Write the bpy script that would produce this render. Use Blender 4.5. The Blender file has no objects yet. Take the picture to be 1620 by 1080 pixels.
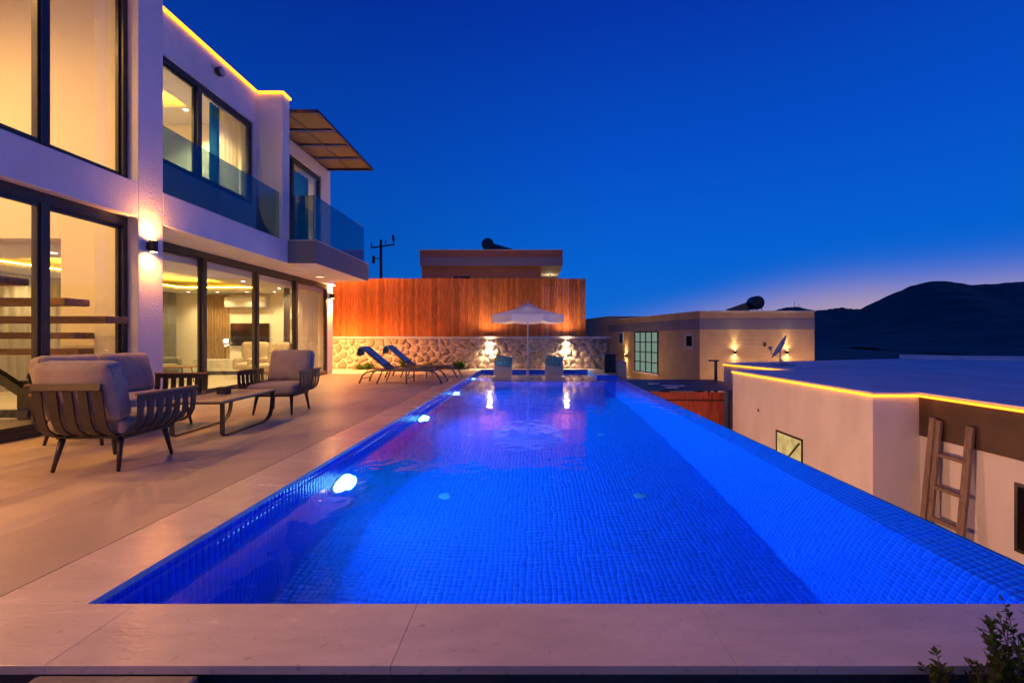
import bpy, bmesh, math, random
import numpy as np
from mathutils import Vector, Matrix
random.seed(7)
SC = bpy.context.scene
COL = SC.collection
R = math.radians
PI = math.pi
H = 1.15                      # camera height above the terrace

# ------------------------------------------------------------------ camera
cam_d = bpy.data.cameras.new('camera')
cam = bpy.data.objects.new('camera', cam_d)
COL.objects.link(cam)
cam.location = (0, 0, H)
cam.rotation_euler = (R(90), 0, 0)
cam_d.sensor_width = 36
cam_d.lens = 16.0
cam_d.shift_x = -33 / 1620
cam_d.shift_y = -5 / 1620
cam_d.clip_start = 0.05
cam_d.clip_end = 9000
SC.camera = cam

# ------------------------------------------------------------------ world (dusk sky)
W = bpy.data.worlds.new('World')
SC.world = W
W.use_nodes = True
nt = W.node_tree
nt.nodes.clear()
def N(t, typ, **kw):
    n = t.nodes.new(typ)
    for k, v in kw.items():
        setattr(n, k, v)
    return n
def L(t, a, b):
    t.links.new(a, b)
def math_n(t, op, a, b=None, c=None):
    n = t.nodes.new('ShaderNodeMath'); n.operation = op
    for i, v in enumerate((a, b, c)):
        if v is None: continue
        if isinstance(v, (int, float)): n.inputs[i].default_value = v
        else: t.links.new(v, n.inputs[i])
    return n.outputs[0]
tc = N(nt, 'ShaderNodeTexCoord')
sep = N(nt, 'ShaderNodeSeparateXYZ'); L(nt, tc.outputs['Generated'], sep.inputs[0])
el = math_n(nt, 'MULTIPLY', math_n(nt, 'ARCSINE', math_n(nt, 'MAXIMUM', sep.outputs[2], 0.0)), 2 / PI)
ramp = N(nt, 'ShaderNodeValToRGB'); L(nt, el, ramp.inputs[0])
cr = ramp.color_ramp; cr.interpolation = 'LINEAR'
stops = [(0.0, (.006, .150, .660)), (.10, (.002, .122, .640)), (.235, (.0015, .076, .560)),
         (.39, (.0015, .036, .400)), (.62, (.003, .020, .250)), (1.0, (.005, .014, .170))]
while len(cr.elements) < len(stops): cr.elements.new(0.5)
for e, (p, c) in zip(cr.elements, stops):
    e.position = p; e.color = (*c, 1)
# afterglow low over the hills on the side where the sun went down
az = math_n(nt, 'ARCTAN2', sep.outputs[0], sep.outputs[1])
gm = N(nt, 'ShaderNodeMapRange', interpolation_type='SMOOTHSTEP'); L(nt, az, gm.inputs[0])
gm.inputs[1].default_value = R(5); gm.inputs[2].default_value = R(37)
gw = math_n(nt, 'MULTIPLY_ADD', gm.outputs[0], 0.028, 0.031)
fall = math_n(nt, 'POWER', 2.718, math_n(nt, 'MULTIPLY', math_n(nt, 'POWER', math_n(nt, 'DIVIDE', el, gw), 3.0), -1.0))
glow = math_n(nt, 'MULTIPLY', fall, gm.outputs[0])
mixg = N(nt, 'ShaderNodeMixRGB'); L(nt, glow, mixg.inputs[0]); 
dim = N(nt, 'ShaderNodeMapRange', interpolation_type='SMOOTHSTEP'); L(nt, sep.outputs[0], dim.inputs[0])   # darker away from the afterglow
dim.inputs[1].default_value = -.6; dim.inputs[2].default_value = .25; dim.inputs[3].default_value = .70; dim.inputs[4].default_value = 1.0
dmul = N(nt, 'ShaderNodeVectorMath', operation='SCALE'); L(nt, ramp.outputs[0], dmul.inputs[0]); L(nt, dim.outputs[0], dmul.inputs[3])
L(nt, dmul.outputs[0], mixg.inputs[1])
mixg.inputs[2].default_value = (.50, .345, .42, 1)
bg = N(nt, 'ShaderNodeBackground'); L(nt, mixg.outputs[0], bg.inputs[0]); bg.inputs[1].default_value = 1.0
wo = N(nt, 'ShaderNodeOutputWorld'); L(nt, bg.outputs[0], wo.inputs[0])

# ------------------------------------------------------------------ exposure and render settings
SC.view_settings.view_transform = 'Standard'
SC.view_settings.look = 'None'
SC.view_settings.exposure = 0.0
SC.view_settings.gamma = 1.0
SC.render.engine = 'CYCLES'
cy = SC.cycles
cy.use_denoising = True
cy.max_bounces = 9; cy.diffuse_bounces = 4; cy.glossy_bounces = 4
cy.transmission_bounces = 8; cy.transparent_max_bounces = 20
cy.sample_clamp_indirect = 6.0
cy.caustics_reflective = False
cy.blur_glossy = 0.6

# ------------------------------------------------------------------ helpers
def px(x, y, d):              # a pixel of the photograph at depth d
    return Vector(((x - 843) / 720 * d, d, H + (535 - y) / 720 * d))

class MB:
    def __init__(s): s.v = []; s.f = []
    def add(s, vs, fs):
        o = len(s.v); s.v += [tuple(p) for p in vs]; s.f += [tuple(i + o for i in f) for f in fs]; return s
    def box(s, x0, x1, y0, y1, z0, z1):
        return s.add([(x0,y0,z0),(x1,y0,z0),(x1,y1,z0),(x0,y1,z0),(x0,y0,z1),(x1,y0,z1),(x1,y1,z1),(x0,y1,z1)],
              [(0,3,2,1),(4,5,6,7),(0,1,5,4),(1,2,6,5),(2,3,7,6),(3,0,4,7)])
    def obox(s, c, size, m=None):
        hx, hy, hz = (q / 2 for q in size); m = m or Matrix.Identity(3); c = Vector(c)
        vs = [c + m @ Vector(p) for p in [(-hx,-hy,-hz),(hx,-hy,-hz),(hx,hy,-hz),(-hx,hy,-hz),(-hx,-hy,hz),(hx,-hy,hz),(hx,hy,hz),(-hx,hy,hz)]]
        return s.add(vs, [(0,3,2,1),(4,5,6,7),(0,1,5,4),(1,2,6,5),(2,3,7,6),(3,0,4,7)])
    def bar(s, a, b, w, t=None, up=(0,0,1)):
        a = Vector(a); b = Vector(b); z = (b - a); ln = z.length; z.normalize(); u = Vector(up)
        if abs(z.dot(u)) > .98: u = Vector((0,1,0))
        x = u.cross(z).normalized(); y = z.cross(x)
        return s.obox((a + b) / 2, (w, t or w, ln), Matrix((x, y, z)).transposed())
    def tube(s, pts, r, n=8, cap=True):
        pts = [Vector(p) for p in pts]; rs = r if isinstance(r, (list, tuple)) else [r] * len(pts)
        vs = []; fs = []; prev = None
        for i, p in enumerate(pts):
            t = (pts[min(i + 1, len(pts) - 1)] - pts[max(i - 1, 0)]).normalized()
            if prev is None:
                u = Vector((0,0,1)) if abs(t.z) < .9 else Vector((1,0,0)); x = u.cross(t).normalized()
            else:
                x = (prev - t * prev.dot(t)).normalized()
            prev = x; y = t.cross(x)
            for k in range(n):
                a = 2 * PI * k / n; vs.append(p + (x * math.cos(a) + y * math.sin(a)) * rs[i])
        for i in range(len(pts) - 1):
            for k in range(n):
                a = i * n + k; b = i * n + (k + 1) % n; fs.append((a, b, b + n, a + n))
        if cap:
            fs.append(tuple(reversed(range(n)))); fs.append(tuple(range((len(pts) - 1) * n, len(pts) * n)))
        return s.add(vs, fs)
    def lathe(s, prof, c=(0,0,0), n=16, axis='z', cap=True):
        vs = []; fs = []
        for (r, h) in prof:
            for k in range(n):
                a = 2 * PI * k / n; p = (r * math.cos(a), r * math.sin(a), h)
                if axis == 'x': p = (p[2], p[0], p[1])
                if axis == 'y': p = (p[0], p[2], p[1])
                vs.append((p[0] + c[0], p[1] + c[1], p[2] + c[2]))
        for i in range(len(prof) - 1):
            for k in range(n):
                a = i * n + k; b = i * n + (k + 1) % n; fs.append((a, b, b + n, a + n))
        if cap:
            fs.append(tuple(reversed(range(n)))); fs.append(tuple(range((len(prof) - 1) * n, len(prof) * n)))
        return s.add(vs, fs)
    def prism(s, poly, z0, z1):
        n = len(poly)
        vs = [(x, y, z0) for x, y in poly] + [(x, y, z1) for x, y in poly]
        fs = [tuple(reversed(range(n))), tuple(range(n, 2 * n))] + [(i, (i + 1) % n, (i + 1) % n + n, i + n) for i in range(n)]
        return s.add(vs, fs)
    def sweep(s, path, fn, width, thick):
        """flat strap: path of (a, b) points, fn(a, b, w) -> xyz, swept in w over +-width/2"""
        n = len(path); vs = []; fs = []
        for i, (a, b) in enumerate(path):
            a0, b0 = path[max(i - 1, 0)]; a1, b1 = path[min(i + 1, n - 1)]
            tx, ty = a1 - a0, b1 - b0; l = math.hypot(tx, ty) or 1; nx, ny = -ty / l * thick / 2, tx / l * thick / 2
            for sg, w in ((1, -width/2), (1, width/2), (-1, width/2), (-1, -width/2)):
                vs.append(fn(a + nx * sg, b + ny * sg, w))
        for i in range(n - 1):
            for k in range(4):
                q = i * 4 + k; w = i * 4 + (k + 1) % 4; fs.append((q, w, w + 4, q + 4))
        fs.append((3, 2, 1, 0)); fs.append((4*n-4, 4*n-3, 4*n-2, 4*n-1))
        return s.add(vs, fs)
    def cushion(s, size, r=.05, bulge=.03, m=None, c=(0,0,0), n=9):
        hx, hy, hz = (q / 2 for q in size); m = m or Matrix.Identity(3); c = Vector(c)
        bm = bmesh.new()
        bmesh.ops.create_cube(bm, size=2)
        bmesh.ops.subdivide_edges(bm, edges=bm.edges[:], cuts=n, use_grid_fill=True)
        bm.verts.index_update(); vs = []
        big = sorted(range(3), key=lambda i: -(hx, hy, hz)[i])
        for v in bm.verts:
            q = []
            for k, hh in zip(v.co, (hx, hy, hz)):
                e = math.copysign(abs(k) ** .8, k); q.append(e * hh)
            p = Vector(q)
            inn = Vector((max(-hx + r, min(hx - r, p.x)), max(-hy + r, min(hy - r, p.y)), max(-hz + r, min(hz - r, p.z))))
            d = p - inn
            if d.length > 1e-6: p = inn + d.normalized() * min(r, d.length if d.length < r else r)
            k = big[2]; u = p[big[0]] / (hx, hy, hz)[big[0]]; w = p[big[1]] / (hx, hy, hz)[big[1]]
            f = max(0, 1 - u * u) * max(0, 1 - w * w)
            p[k] += math.copysign(bulge * f, p[k]) if abs(p[k]) > 1e-5 else 0
            p[big[0]] *= 1 - .025 * w * w * (1 - f); p[big[1]] *= 1 + .0 * f
            wr = .0035 * math.sin(37 * p.x + 11 * p.z + 3 * c.x) * math.cos(29 * p.y + 17 * p.z) ; p += p.normalized() * wr
            vs.append(c + m @ p)
        fs = [tuple(v.index for v in f.verts) for f in bm.faces]; bm.free()
        return s.add(vs, fs)
    def mesh(s, name='mesh', smooth=False):
        me = bpy.data.meshes.new(name); me.from_pydata(s.v, [], s.f); me.update()
        if smooth: me.polygons.foreach_set('use_smooth', [True] * len(me.polygons))
        return me
    def build(s, name, m, parent=None, smooth=False, bevel=0, loc=None):
        o = bpy.data.objects.new(name, s.mesh(name, smooth)); COL.objects.link(o)
        if m: o.data.materials.append(m)
        if parent: o.parent = parent
        if loc: o.location = loc
        if bevel:
            b = o.modifiers.new('bevel', 'BEVEL'); b.width = bevel; b.segments = 2; b.limit_method = 'ANGLE'
        return o

def tag(o, label=None, cat=None, group=None, kind=None):
    if label: o['label'] = label
    if cat: o['category'] = cat
    if group: o['group'] = group
    if kind: o['kind'] = kind
    return o
def thing(name, label, cat, loc=(0,0,0), rz=0, group=None):
    o = bpy.data.objects.new(name, None); COL.objects.link(o); o.empty_display_size = .2
    o.location = loc; o.rotation_euler = (0, 0, rz)
    return tag(o, label, cat, group)
def copy_tree(o, parent=None):
    c = o.copy(); COL.objects.link(c); c.parent = parent
    for ch in o.children: copy_tree(ch, c)
    return c
def inst(me, name, parent=None, loc=(0,0,0), rot=(0,0,0), scale=(1,1,1)):
    o = bpy.data.objects.new(name, me); COL.objects.link(o)
    o.parent = parent; o.location = loc; o.rotation_euler = rot; o.scale = scale
    return o

# ------------------------------------------------------------------ materials
MATS = {}
def mat(name, color, rough=.6, var=.12, scale=3.0, bump=0.0, bscale=40.0, metal=0.0, rnd=0.0, spec=.5, color2=None, coords='Object', stretch=None, detail=6, coat=0, sheen=0):
    if name in MATS: return MATS[name]
    m = bpy.data.materials.new(name); m.use_nodes = True; t = m.node_tree
    b = t.nodes['Principled BSDF']
    b.inputs['Roughness'].default_value = rough; b.inputs['Metallic'].default_value = metal
    b.inputs['Specular IOR Level'].default_value = spec
    if coat: b.inputs['Coat Weight'].default_value = coat; b.inputs['Coat Roughness'].default_value = .12
    if sheen: b.inputs['Sheen Weight'].default_value = sheen
    co = N(t, 'ShaderNodeTexCoord').outputs[coords]
    if stretch:
        mp = N(t, 'ShaderNodeMapping'); L(t, co, mp.inputs[0]); mp.inputs['Scale'].default_value = stretch; co = mp.outputs[0]
    if rnd:
        of = N(t, 'ShaderNodeObjectInfo'); va = N(t, 'ShaderNodeVectorMath', operation='ADD'); L(t, co, va.inputs[0])
        cx_ = N(t, 'ShaderNodeCombineXYZ'); k_ = math_n(t, 'MULTIPLY', of.outputs['Random'], 61.0)
        for i_ in range(3): L(t, k_, cx_.inputs[i_])
        L(t, cx_.outputs[0], va.inputs[1]); co = va.outputs[0]
    nz = N(t, 'ShaderNodeTexNoise'); L(t, co, nz.inputs['Vector']); nz.inputs['Scale'].default_value = scale; nz.inputs['Detail'].default_value = detail
    c2 = color2 or tuple(max(0, c * (1 - 2 * var)) for c in color)
    c1 = tuple(min(1, c * (1 + var)) for c in color)
    rp = N(t, 'ShaderNodeValToRGB'); L(t, nz.outputs[0], rp.inputs[0])
    rp.color_ramp.elements[0].position = .3; rp.color_ramp.elements[0].color = (*c2, 1)
    rp.color_ramp.elements[1].position = .7; rp.color_ramp.elements[1].color = (*c1, 1)
    out = rp.outputs[0]
    if rnd:
        oi = N(t, 'ShaderNodeObjectInfo'); hs = N(t, 'ShaderNodeHueSaturation')
        L(t, math_n(t, 'MULTIPLY_ADD', oi.outputs['Random'], 2 * rnd, 1 - rnd), hs.inputs['Value']); L(t, out, hs.inputs['Color']); out = hs.outputs[0]
    L(t, out, b.inputs['Base Color'])
    rr = math_n(t, 'MULTIPLY_ADD', nz.outputs[0], .16, max(.02, rough - .08)); L(t, rr, b.inputs['Roughness'])
    if bump:
        n2 = N(t, 'ShaderNodeTexNoise'); L(t, co, n2.inputs['Vector']); n2.inputs['Scale'].default_value = bscale; n2.inputs['Detail'].default_value = 4
        bp = N(t, 'ShaderNodeBump'); L(t, n2.outputs[0], bp.inputs['Height']); bp.inputs['Strength'].default_value = bump; bp.inputs['Distance'].default_value = .02
        L(t, bp.outputs[0], b.inputs['Normal'])
    MATS[name] = m
    return m
def emit(name, color, strength):
    if name in MATS: return MATS[name]
    m = bpy.data.materials.new(name); m.use_nodes = True; t = m.node_tree; t.nodes.clear()
    e = N(t, 'ShaderNodeEmission'); e.inputs[0].default_value = (*color, 1); e.inputs[1].default_value = strength
    o = N(t, 'ShaderNodeOutputMaterial'); L(t, e.outputs[0], o.inputs[0]); MATS[name] = m
    return m
def glass(name, tint, refl=1.0, base=.04):
    if name in MATS: return MATS[name]
    m = bpy.data.materials.new(name); m.use_nodes = True; t = m.node_tree; t.nodes.clear()
    lw = N(t, 'ShaderNodeLayerWeight'); lw.inputs[0].default_value = .5
    f = math_n(t, 'MULTIPLY', math_n(t, 'MULTIPLY_ADD', math_n(t, 'POWER', lw.outputs['Facing'], 4.0), 1 - base, base), refl)
    tr = N(t, 'ShaderNodeBsdfTransparent'); tr.inputs[0].default_value = (*tint, 1)
    gl = N(t, 'ShaderNodeBsdfGlossy'); gl.inputs['Roughness'].default_value = .005
    mx = N(t, 'ShaderNodeMixShader'); L(t, f, mx.inputs[0]); L(t, tr.outputs[0], mx.inputs[1]); L(t, gl.outputs[0], mx.inputs[2])
    o = N(t, 'ShaderNodeOutputMaterial'); L(t, mx.outputs[0], o.inputs[0]); MATS[name] = m
    return m
def cloth_mat(name, color, trans=.4):
    if name in MATS: return MATS[name]
    m = bpy.data.materials.new(name); m.use_nodes = True; t = m.node_tree; t.nodes.clear()
    co = N(t, 'ShaderNodeTexCoord'); nz = N(t, 'ShaderNodeTexNoise'); L(t, co.outputs['Object'], nz.inputs['Vector']); nz.inputs['Scale'].default_value = 90
    mc = N(t, 'ShaderNodeMixRGB'); L(t, nz.outputs[0], mc.inputs[0]); mc.inputs[1].default_value = (*[c * .8 for c in color], 1); mc.inputs[2].default_value = (*color, 1)
    d = N(t, 'ShaderNodeBsdfDiffuse'); L(t, mc.outputs[0], d.inputs[0]); tl = N(t, 'ShaderNodeBsdfTranslucent'); L(t, mc.outputs[0], tl.inputs[0])
    mx = N(t, 'ShaderNodeMixShader'); mx.inputs[0].default_value = trans; L(t, d.outputs[0], mx.inputs[1]); L(t, tl.outputs[0], mx.inputs[2])
    o = N(t, 'ShaderNodeOutputMaterial'); L(t, mx.outputs[0], o.inputs[0]); MATS[name] = m
    return m

M_white = mat('white_render', (.80, .78, .76), .85, .05, 1.6, .5, 60, stretch=(1, 1, .45), detail=9)
M_inwall = mat('interior_paint', (.78, .74, .66), .8, .02, 1.0)
M_ceil = mat('ceiling_paint', (.74, .72, .68), .85, .02, 1.0)
M_taupe = mat('taupe_paint', (.22, .19, .20), .7, .06, 1.5, .2, 90)
M_alu = mat('anthracite_aluminium', (.045, .043, .048), .38, .1, 6, metal=.3)
M_infloor = mat('interior_floor', (.48, .43, .36), .3, .08, 1.5)
M_glass = glass('window_glass', (.97, .98, .97))
M_rail = glass('railing_glass', (.42, .55, .62), 1.0, .07)
M_clear = glass('clear_glass', (.85, .9, .9))
M_led = emit('warm_led', (1, .29, .014), 4.4)
M_cove = emit('cove_led', (1, .50, .03), 70.0)
M_down = emit('downlight_lens', (1, .9, .72), 30.0)
M_lamp = emit('lamp_lens', (1, .62, .22), 60.0)
M_fix = mat('lamp_body', (.05, .04, .035), .4, .1, 8, metal=.5)
M_deck = mat('porcelain_deck', (.60, .47, .345), .36, .06, 1.6, .06, 30, rnd=.07, spec=.5, stretch=(1, 1, 1))
M_coping = mat('travertine_coping', (.82, .65, .51), .21, .035, 5, .10, 22, rnd=.04, stretch=(1, 3, 1), detail=10)
M_tile = None
def stone_detail(m, along, pit):
    t = m.node_tree; b = t.nodes['Principled BSDF']; co = N(t, 'ShaderNodeTexCoord')
    mp = N(t, 'ShaderNodeMapping'); L(t, co.outputs['Object'], mp.inputs[0]); mp.inputs['Scale'].default_value = along
    n1 = N(t, 'ShaderNodeTexNoise'); L(t, mp.outputs[0], n1.inputs['Vector']); n1.inputs['Scale'].default_value = 1.0; n1.inputs['Detail'].default_value = 9; n1.inputs['Roughness'].default_value = .65; n1.inputs['Distortion'].default_value = .8
    rp = N(t, 'ShaderNodeValToRGB'); L(t, n1.outputs[0], rp.inputs[0])
    rp.color_ramp.elements[0].position = .32; rp.color_ramp.elements[0].color = (.84, .82, .80, 1); rp.color_ramp.elements[1].position = .68; rp.color_ramp.elements[1].color = (1.05, 1.04, 1.03, 1)
    n2 = N(t, 'ShaderNodeTexNoise'); L(t, co.outputs['Object'], n2.inputs['Vector']); n2.inputs['Scale'].default_value = pit; n2.inputs['Detail'].default_value = 3
    r2 = N(t, 'ShaderNodeValToRGB'); L(t, n2.outputs[0], r2.inputs[0]); r2.color_ramp.elements[0].position = .26; r2.color_ramp.elements[0].color = (.76, .73, .71, 1); r2.color_ramp.elements[1].position = .36; r2.color_ramp.elements[1].color = (1, 1, 1, 1)
    old = b.inputs['Base Color'].links[0].from_socket
    m1 = N(t, 'ShaderNodeMixRGB', blend_type='MULTIPLY'); m1.inputs[0].default_value = 1; L(t, old, m1.inputs[1]); L(t, rp.outputs[0], m1.inputs[2])
    m2 = N(t, 'ShaderNodeMixRGB', blend_type='MULTIPLY'); m2.inputs[0].default_value = 1; L(t, m1.outputs[0], m2.inputs[1]); L(t, r2.outputs[0], m2.inputs[2]); L(t, m2.outputs[0], b.inputs['Base Color'])
    rr = math_n(t, 'MULTIPLY_ADD', n1.outputs[0], .34, b.inputs['Roughness'].default_value - .15); L(t, rr, b.inputs['Roughness'])
stone_detail(M_coping, (1.3, 3.2, 3), 26)
stone_detail(M_deck, (.7, 1.6, 3), 18)

def light(name, kind, loc, energy, color, parent=None, rot=None, radius=.03, spot=None, blend=.6, size=None):
    d = bpy.data.lights.new(name, kind); d.energy = energy; d.color = color
    if kind == 'SPOT': d.spot_size = R(spot); d.spot_blend = blend; d.shadow_soft_size = radius
    if kind == 'POINT': d.shadow_soft_size = radius
    if kind == 'AREA': d.shape = 'DISK'; d.size = size
    o = bpy.data.objects.new(name, d); COL.objects.link(o); o.location = loc
    if rot: o.rotation_euler = rot
    if parent: o.parent = parent
    return o
WARM = (1.0, .40, .10)
WARM2 = (1.0, .70, .27)

# ================================================================== GROUND AND HILLS
M_ground = mat('dry_ground', (.10, .085, .06), .95, .3, .3, .4, 3)
g = MB(); g.add([(-4000,-4000,-3.3),(4000,-4000,-3.3),(4000,5000,-3.3),(-4000,5000,-3.3)], [(0,1,2,3)])
tag(g.build('ground', M_ground), kind='structure')
# raised terrain behind the pool and under the tan house
M_pave = mat('pale_paving', (.35, .31, .26), .8, .12, 1.5)
tag(MB().prism([(2.9, 19.2), (30, 24.5), (30, 60), (2.2, 60), (2.2, 19.2)], -3.2, -1.6).build('upper_terrace', M_pave), kind='structure')
tag(MB().box(-30, 2.15, 17.9, 60, -3.1, .45).build('hillside_plot', M_ground), kind='structure')

M_hill = mat('wooded_hill', (.055, .068, .05), .95, .35, .02, coords='Object')
from mathutils import noise as mnoise
def hill(name, prof, dist, depth, seed, rough):
    xs = np.linspace(prof[0][0], prof[-1][0], 260); ys = np.interp(xs, [p[0] for p in prof], [p[1] for p in prof])
    vs = []; fs = []; rows = 36
    for j in range(rows):
        t = j / (rows - 1)
        for x, y in zip(xs, ys):
            d = dist - depth * (1 - t)
            ux = (x - 843) / 720
            top = max(0, (535 - y) / 720 * dist + 8)
            z = top * (d / dist) * (-.12 + 1.12 * t ** .8)
            X = ux * (.8 * d + .2 * dist)
            nn = mnoise.fractal(Vector((X * .012 + seed, d * .012, 0)), 1.0, 2.0, 5)
            n2 = mnoise.noise(Vector((X * .11, d * .11, seed)))
            vs.append((X, d, z - 3 + nn * rough * (.15 + .85 * t) * min(1, top / 40) + n2 * rough * .3))
    n = len(xs)
    for x, y in zip(range(n), ys):   # back slope
        vs.append((vs[(rows - 1) * n + x][0] * 1.25, dist * 1.3, -6))
    for j in range(rows):
        for i in range(n - 1):
            a = j * n + i; fs.append((a, a + 1, a + n + 1, a + n))
    o = MB().add(vs, fs).build(name, M_hill, smooth=False); tag(o, kind='structure'); return o
hill('wooded_hill', [(1180, 560), (1270, 537), (1310, 520), (1350, 500), (1400, 474), (1440, 458), (1470, 449), (1500, 448), (1540, 455), (1590, 449), (1650, 445), (1800, 452), (2000, 470), (2400, 500), (3000, 535)], 700, 610, 3.1, 3.4)
hill('distant_ridge', [(960, 530), (1050, 515), (1120, 505), (1190, 500), (1225, 494), (1245, 488), (1262, 487), (1290, 492), (1330, 489), (1360, 490), (1420, 500), (1600, 520), (1800, 535)], 1900, 1500, 8.4, 6)

# ================================================================== POOL
PX0, PX1, PXW = -1.95, 2.49, 2.74      # left wall, right wall, outer lip of the overflow edge
PY0, PY1, PYL = 1.976, 17.0, 13.6      # near edge, far edge, ledge
ZW, ZF, ZL = -.12, -1.62, -.40         # water, floor, ledge
def tile_material():
    m = bpy.data.materials.new('blue_mosaic'); m.use_nodes = True; t = m.node_tree; b = t.nodes['Principled BSDF']
    at = N(t, 'ShaderNodeAttribute'); at.attribute_name = 'tone'; oi = N(t, 'ShaderNodeObjectInfo')
    s_ = math_n(t, 'ADD', at.outputs['Fac'], math_n(t, 'MULTIPLY', oi.outputs['Random'], .0))
    rp = N(t, 'ShaderNodeValToRGB'); L(t, s_, rp.inputs[0])
    rp.color_ramp.elements[0].color = (.005, .06, .62, 1); rp.color_ramp.elements[1].color = (.008, .09, .78, 1)
    L(t, rp.outputs[0], b.inputs['Base Color']); b.inputs['Roughness'].default_value = .18
    return m
M_tile = tile_material()
M_grout = mat('pale_blue_grout', (.035, .21, .90), .7, .05, 5)
pool = thing('swimming_pool', 'long blue mosaic swimming pool with overflow edge along its right side', 'pool')
b = MB()
b.box(PX0 - .3, PX0, PY0 - .3, PY1 + .3, ZF - .3, -.032)            # left wall
b.box(PX0, PX1, PY0 - .3, PY0, ZF - .3, -.032)                       # near wall
b.box(PX0, PX1, PY1, PY1 + .3, ZF - .3, -.032)                       # far wall
b.box(PX0, PX1, PY0, PY1, ZF - .3, ZF)                               # floor
b.box(PX0, PX1, PYL, PY1, ZF, ZL)                                    # ledge
b.build('basin', M_grout, pool)
WZ0, WZ1 = -.32, ZW - .012            # the sloping weir: inner and outer height
b = MB(); XB = 2.12; _p = [(XB, -3.25), (PXW, -3.25), (PXW, WZ1), (PX1, WZ0), (XB, ZF)]
b.add([(x, PY0 - .3, z) for x, z in _p] + [(x, 14.6, z) for x, z in _p], [(0,1,2,3,4), (9,8,7,6,5), (0,5,6,1), (1,6,7,2), (2,7,8,3), (3,8,9,4), (4,9,5,0)]); b.build('overflow_wall', M_grout, pool)
_wl = math.hypot(PXW - PX1, WZ1 - WZ0); WV = ((PXW - PX1) / _wl, 0, (WZ1 - WZ0) / _wl); WN = (-WV[2], 0, WV[0]); NWJ = int(_wl / .05)
_sl = math.hypot(PX1 - XB, WZ0 - ZF); SV = ((XB - PX1) / _sl, 0, (ZF - WZ0) / _sl); SN = (SV[2], 0, -SV[0])
TP = .05
def tiles(o, u, v, n, nu, nv, skip=None, gap=.0032, th=.0006):
    """numpy tile sheet; returns verts, quads, tone"""
    o, u, v, n = (np.array(q, float) for q in (o, u, v, n))
    I, J = np.meshgrid(np.arange(nu), np.arange(nv), indexing='ij'); I = I.ravel(); J = J.ravel()
    if skip is not None:
        k = ~skip(I, J); I, J = I[k], J[k]
    h = TP / 2 - gap / 2
    c = o + (I[:, None] + .5) * TP * u + (J[:, None] + .5) * TP * v
    c = c + n * np.random.RandomState(3).uniform(-.0004, .0004, len(c))[:, None]
    cs = [(-h, -h), (h, -h), (h, h), (-h, h)]; e = h - .001
    ct = [(-e, -e), (e, -e), (e, e), (-e, e)]
    V = np.stack([c + a * u + b_ * v - n * .001 for a, b_ in cs] + [c + a * u + b_ * v + n * th for a, b_ in ct], 1)
    base = np.arange(len(c))[:, None, None] * 8
    F = np.array([[4,5,6,7],[0,1,5,4],[1,2,6,5],[2,3,7,6],[3,0,4,7]])[None] + base
    tone = np.repeat(np.random.RandomState(len(c)).rand(len(c)), 5)
    return V.reshape(-1, 3), F.reshape(-1, 4), tone
def np_mesh(name, parts, m):
    vs = []; fs = []; ts = []; o = 0
    for V, F, T in parts:
        vs.append(V); fs.append(F + o); ts.append(T); o += len(V)
    V = np.concatenate(vs); F = np.concatenate(fs); T = np.concatenate(ts)
    me = bpy.data.meshes.new(name); me.vertices.add(len(V)); me.vertices.foreach_set('co', V.astype(np.float32).ravel())
    me.loops.add(F.size); me.loops.foreach_set('vertex_index', F.astype(np.int32).ravel())
    me.polygons.add(len(F)); me.polygons.foreach_set('loop_start', (np.arange(len(F)) * 4).astype(np.int32))
    me.update(calc_edges=True); a = me.attributes.new('tone', 'FLOAT', 'FACE'); a.data.foreach_set('value', T.astype(np.float32))
    me.materials.append(m); me.validate()
    return me
ny = int((PY1 - PY0) / TP); nyf = int((PYL - PY0) / TP); nx = int((PX1 - PX0) / TP)
NLC, NWC = 96, 18
def left_skip(I, J): return (J < 2) & (I < NLC)
def weir_skip(I, J): return (I < NWC) & (J < NWJ)
parts = [tiles((PX0, PY0, -.034), (0,1,0), (0,0,-1), (1,0,0), ny, 32, left_skip),
         tiles((PX1, PY0, WZ0), (0,1,0), SV, SN, int((14.6 - PY0) / TP), 27),
         tiles((PX1, PY0, WZ0), (0,1,0), WV, WN, int((14.6 - PY0) / TP), NWJ, weir_skip),
         tiles((PX0, PY0, ZF), (1,0,0), (0,1,0), (0,0,1), nx, nyf),
         tiles((PX0, PYL, ZL), (1,0,0), (0,1,0), (0,0,1), nx, int((PY1 - PYL) / TP)),
         tiles((PX0, PYL, ZL - .01), (1,0,0), (0,0,-1), (0,-1,0), nx, 23),
         tiles((PX0, PY1, -.034), (1,0,0), (0,0,-1), (0,-1,0), nx, 7)]
o = bpy.data.objects.new('mosaic_tiles', np_mesh('mosaic_tiles', parts, M_tile)); COL.objects.link(o); o.parent = pool; tag(o, kind='stuff')
# the tiles nearest the camera, one object each
def one_tile(u, v, n): return np_mesh('mosaic_tile', [tiles((0,0,0), u, v, n, 1, 1)], M_tile)
tl = one_tile((0,1,0), (0,0,-1), (1,0,0)); tw = one_tile((0,1,0), WV, WN)
for i in range(NLC):
    for j in range(2): inst(tl, 'tile', pool, (PX0, PY0 + i * TP, -.034 - j * TP))
for i in range(NWC):
    for j in range(NWJ): inst(tw, 'tile', pool, (PX1 + WV[0] * j * TP, PY0 + i * TP, WZ0 + WV[2] * j * TP))
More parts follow.
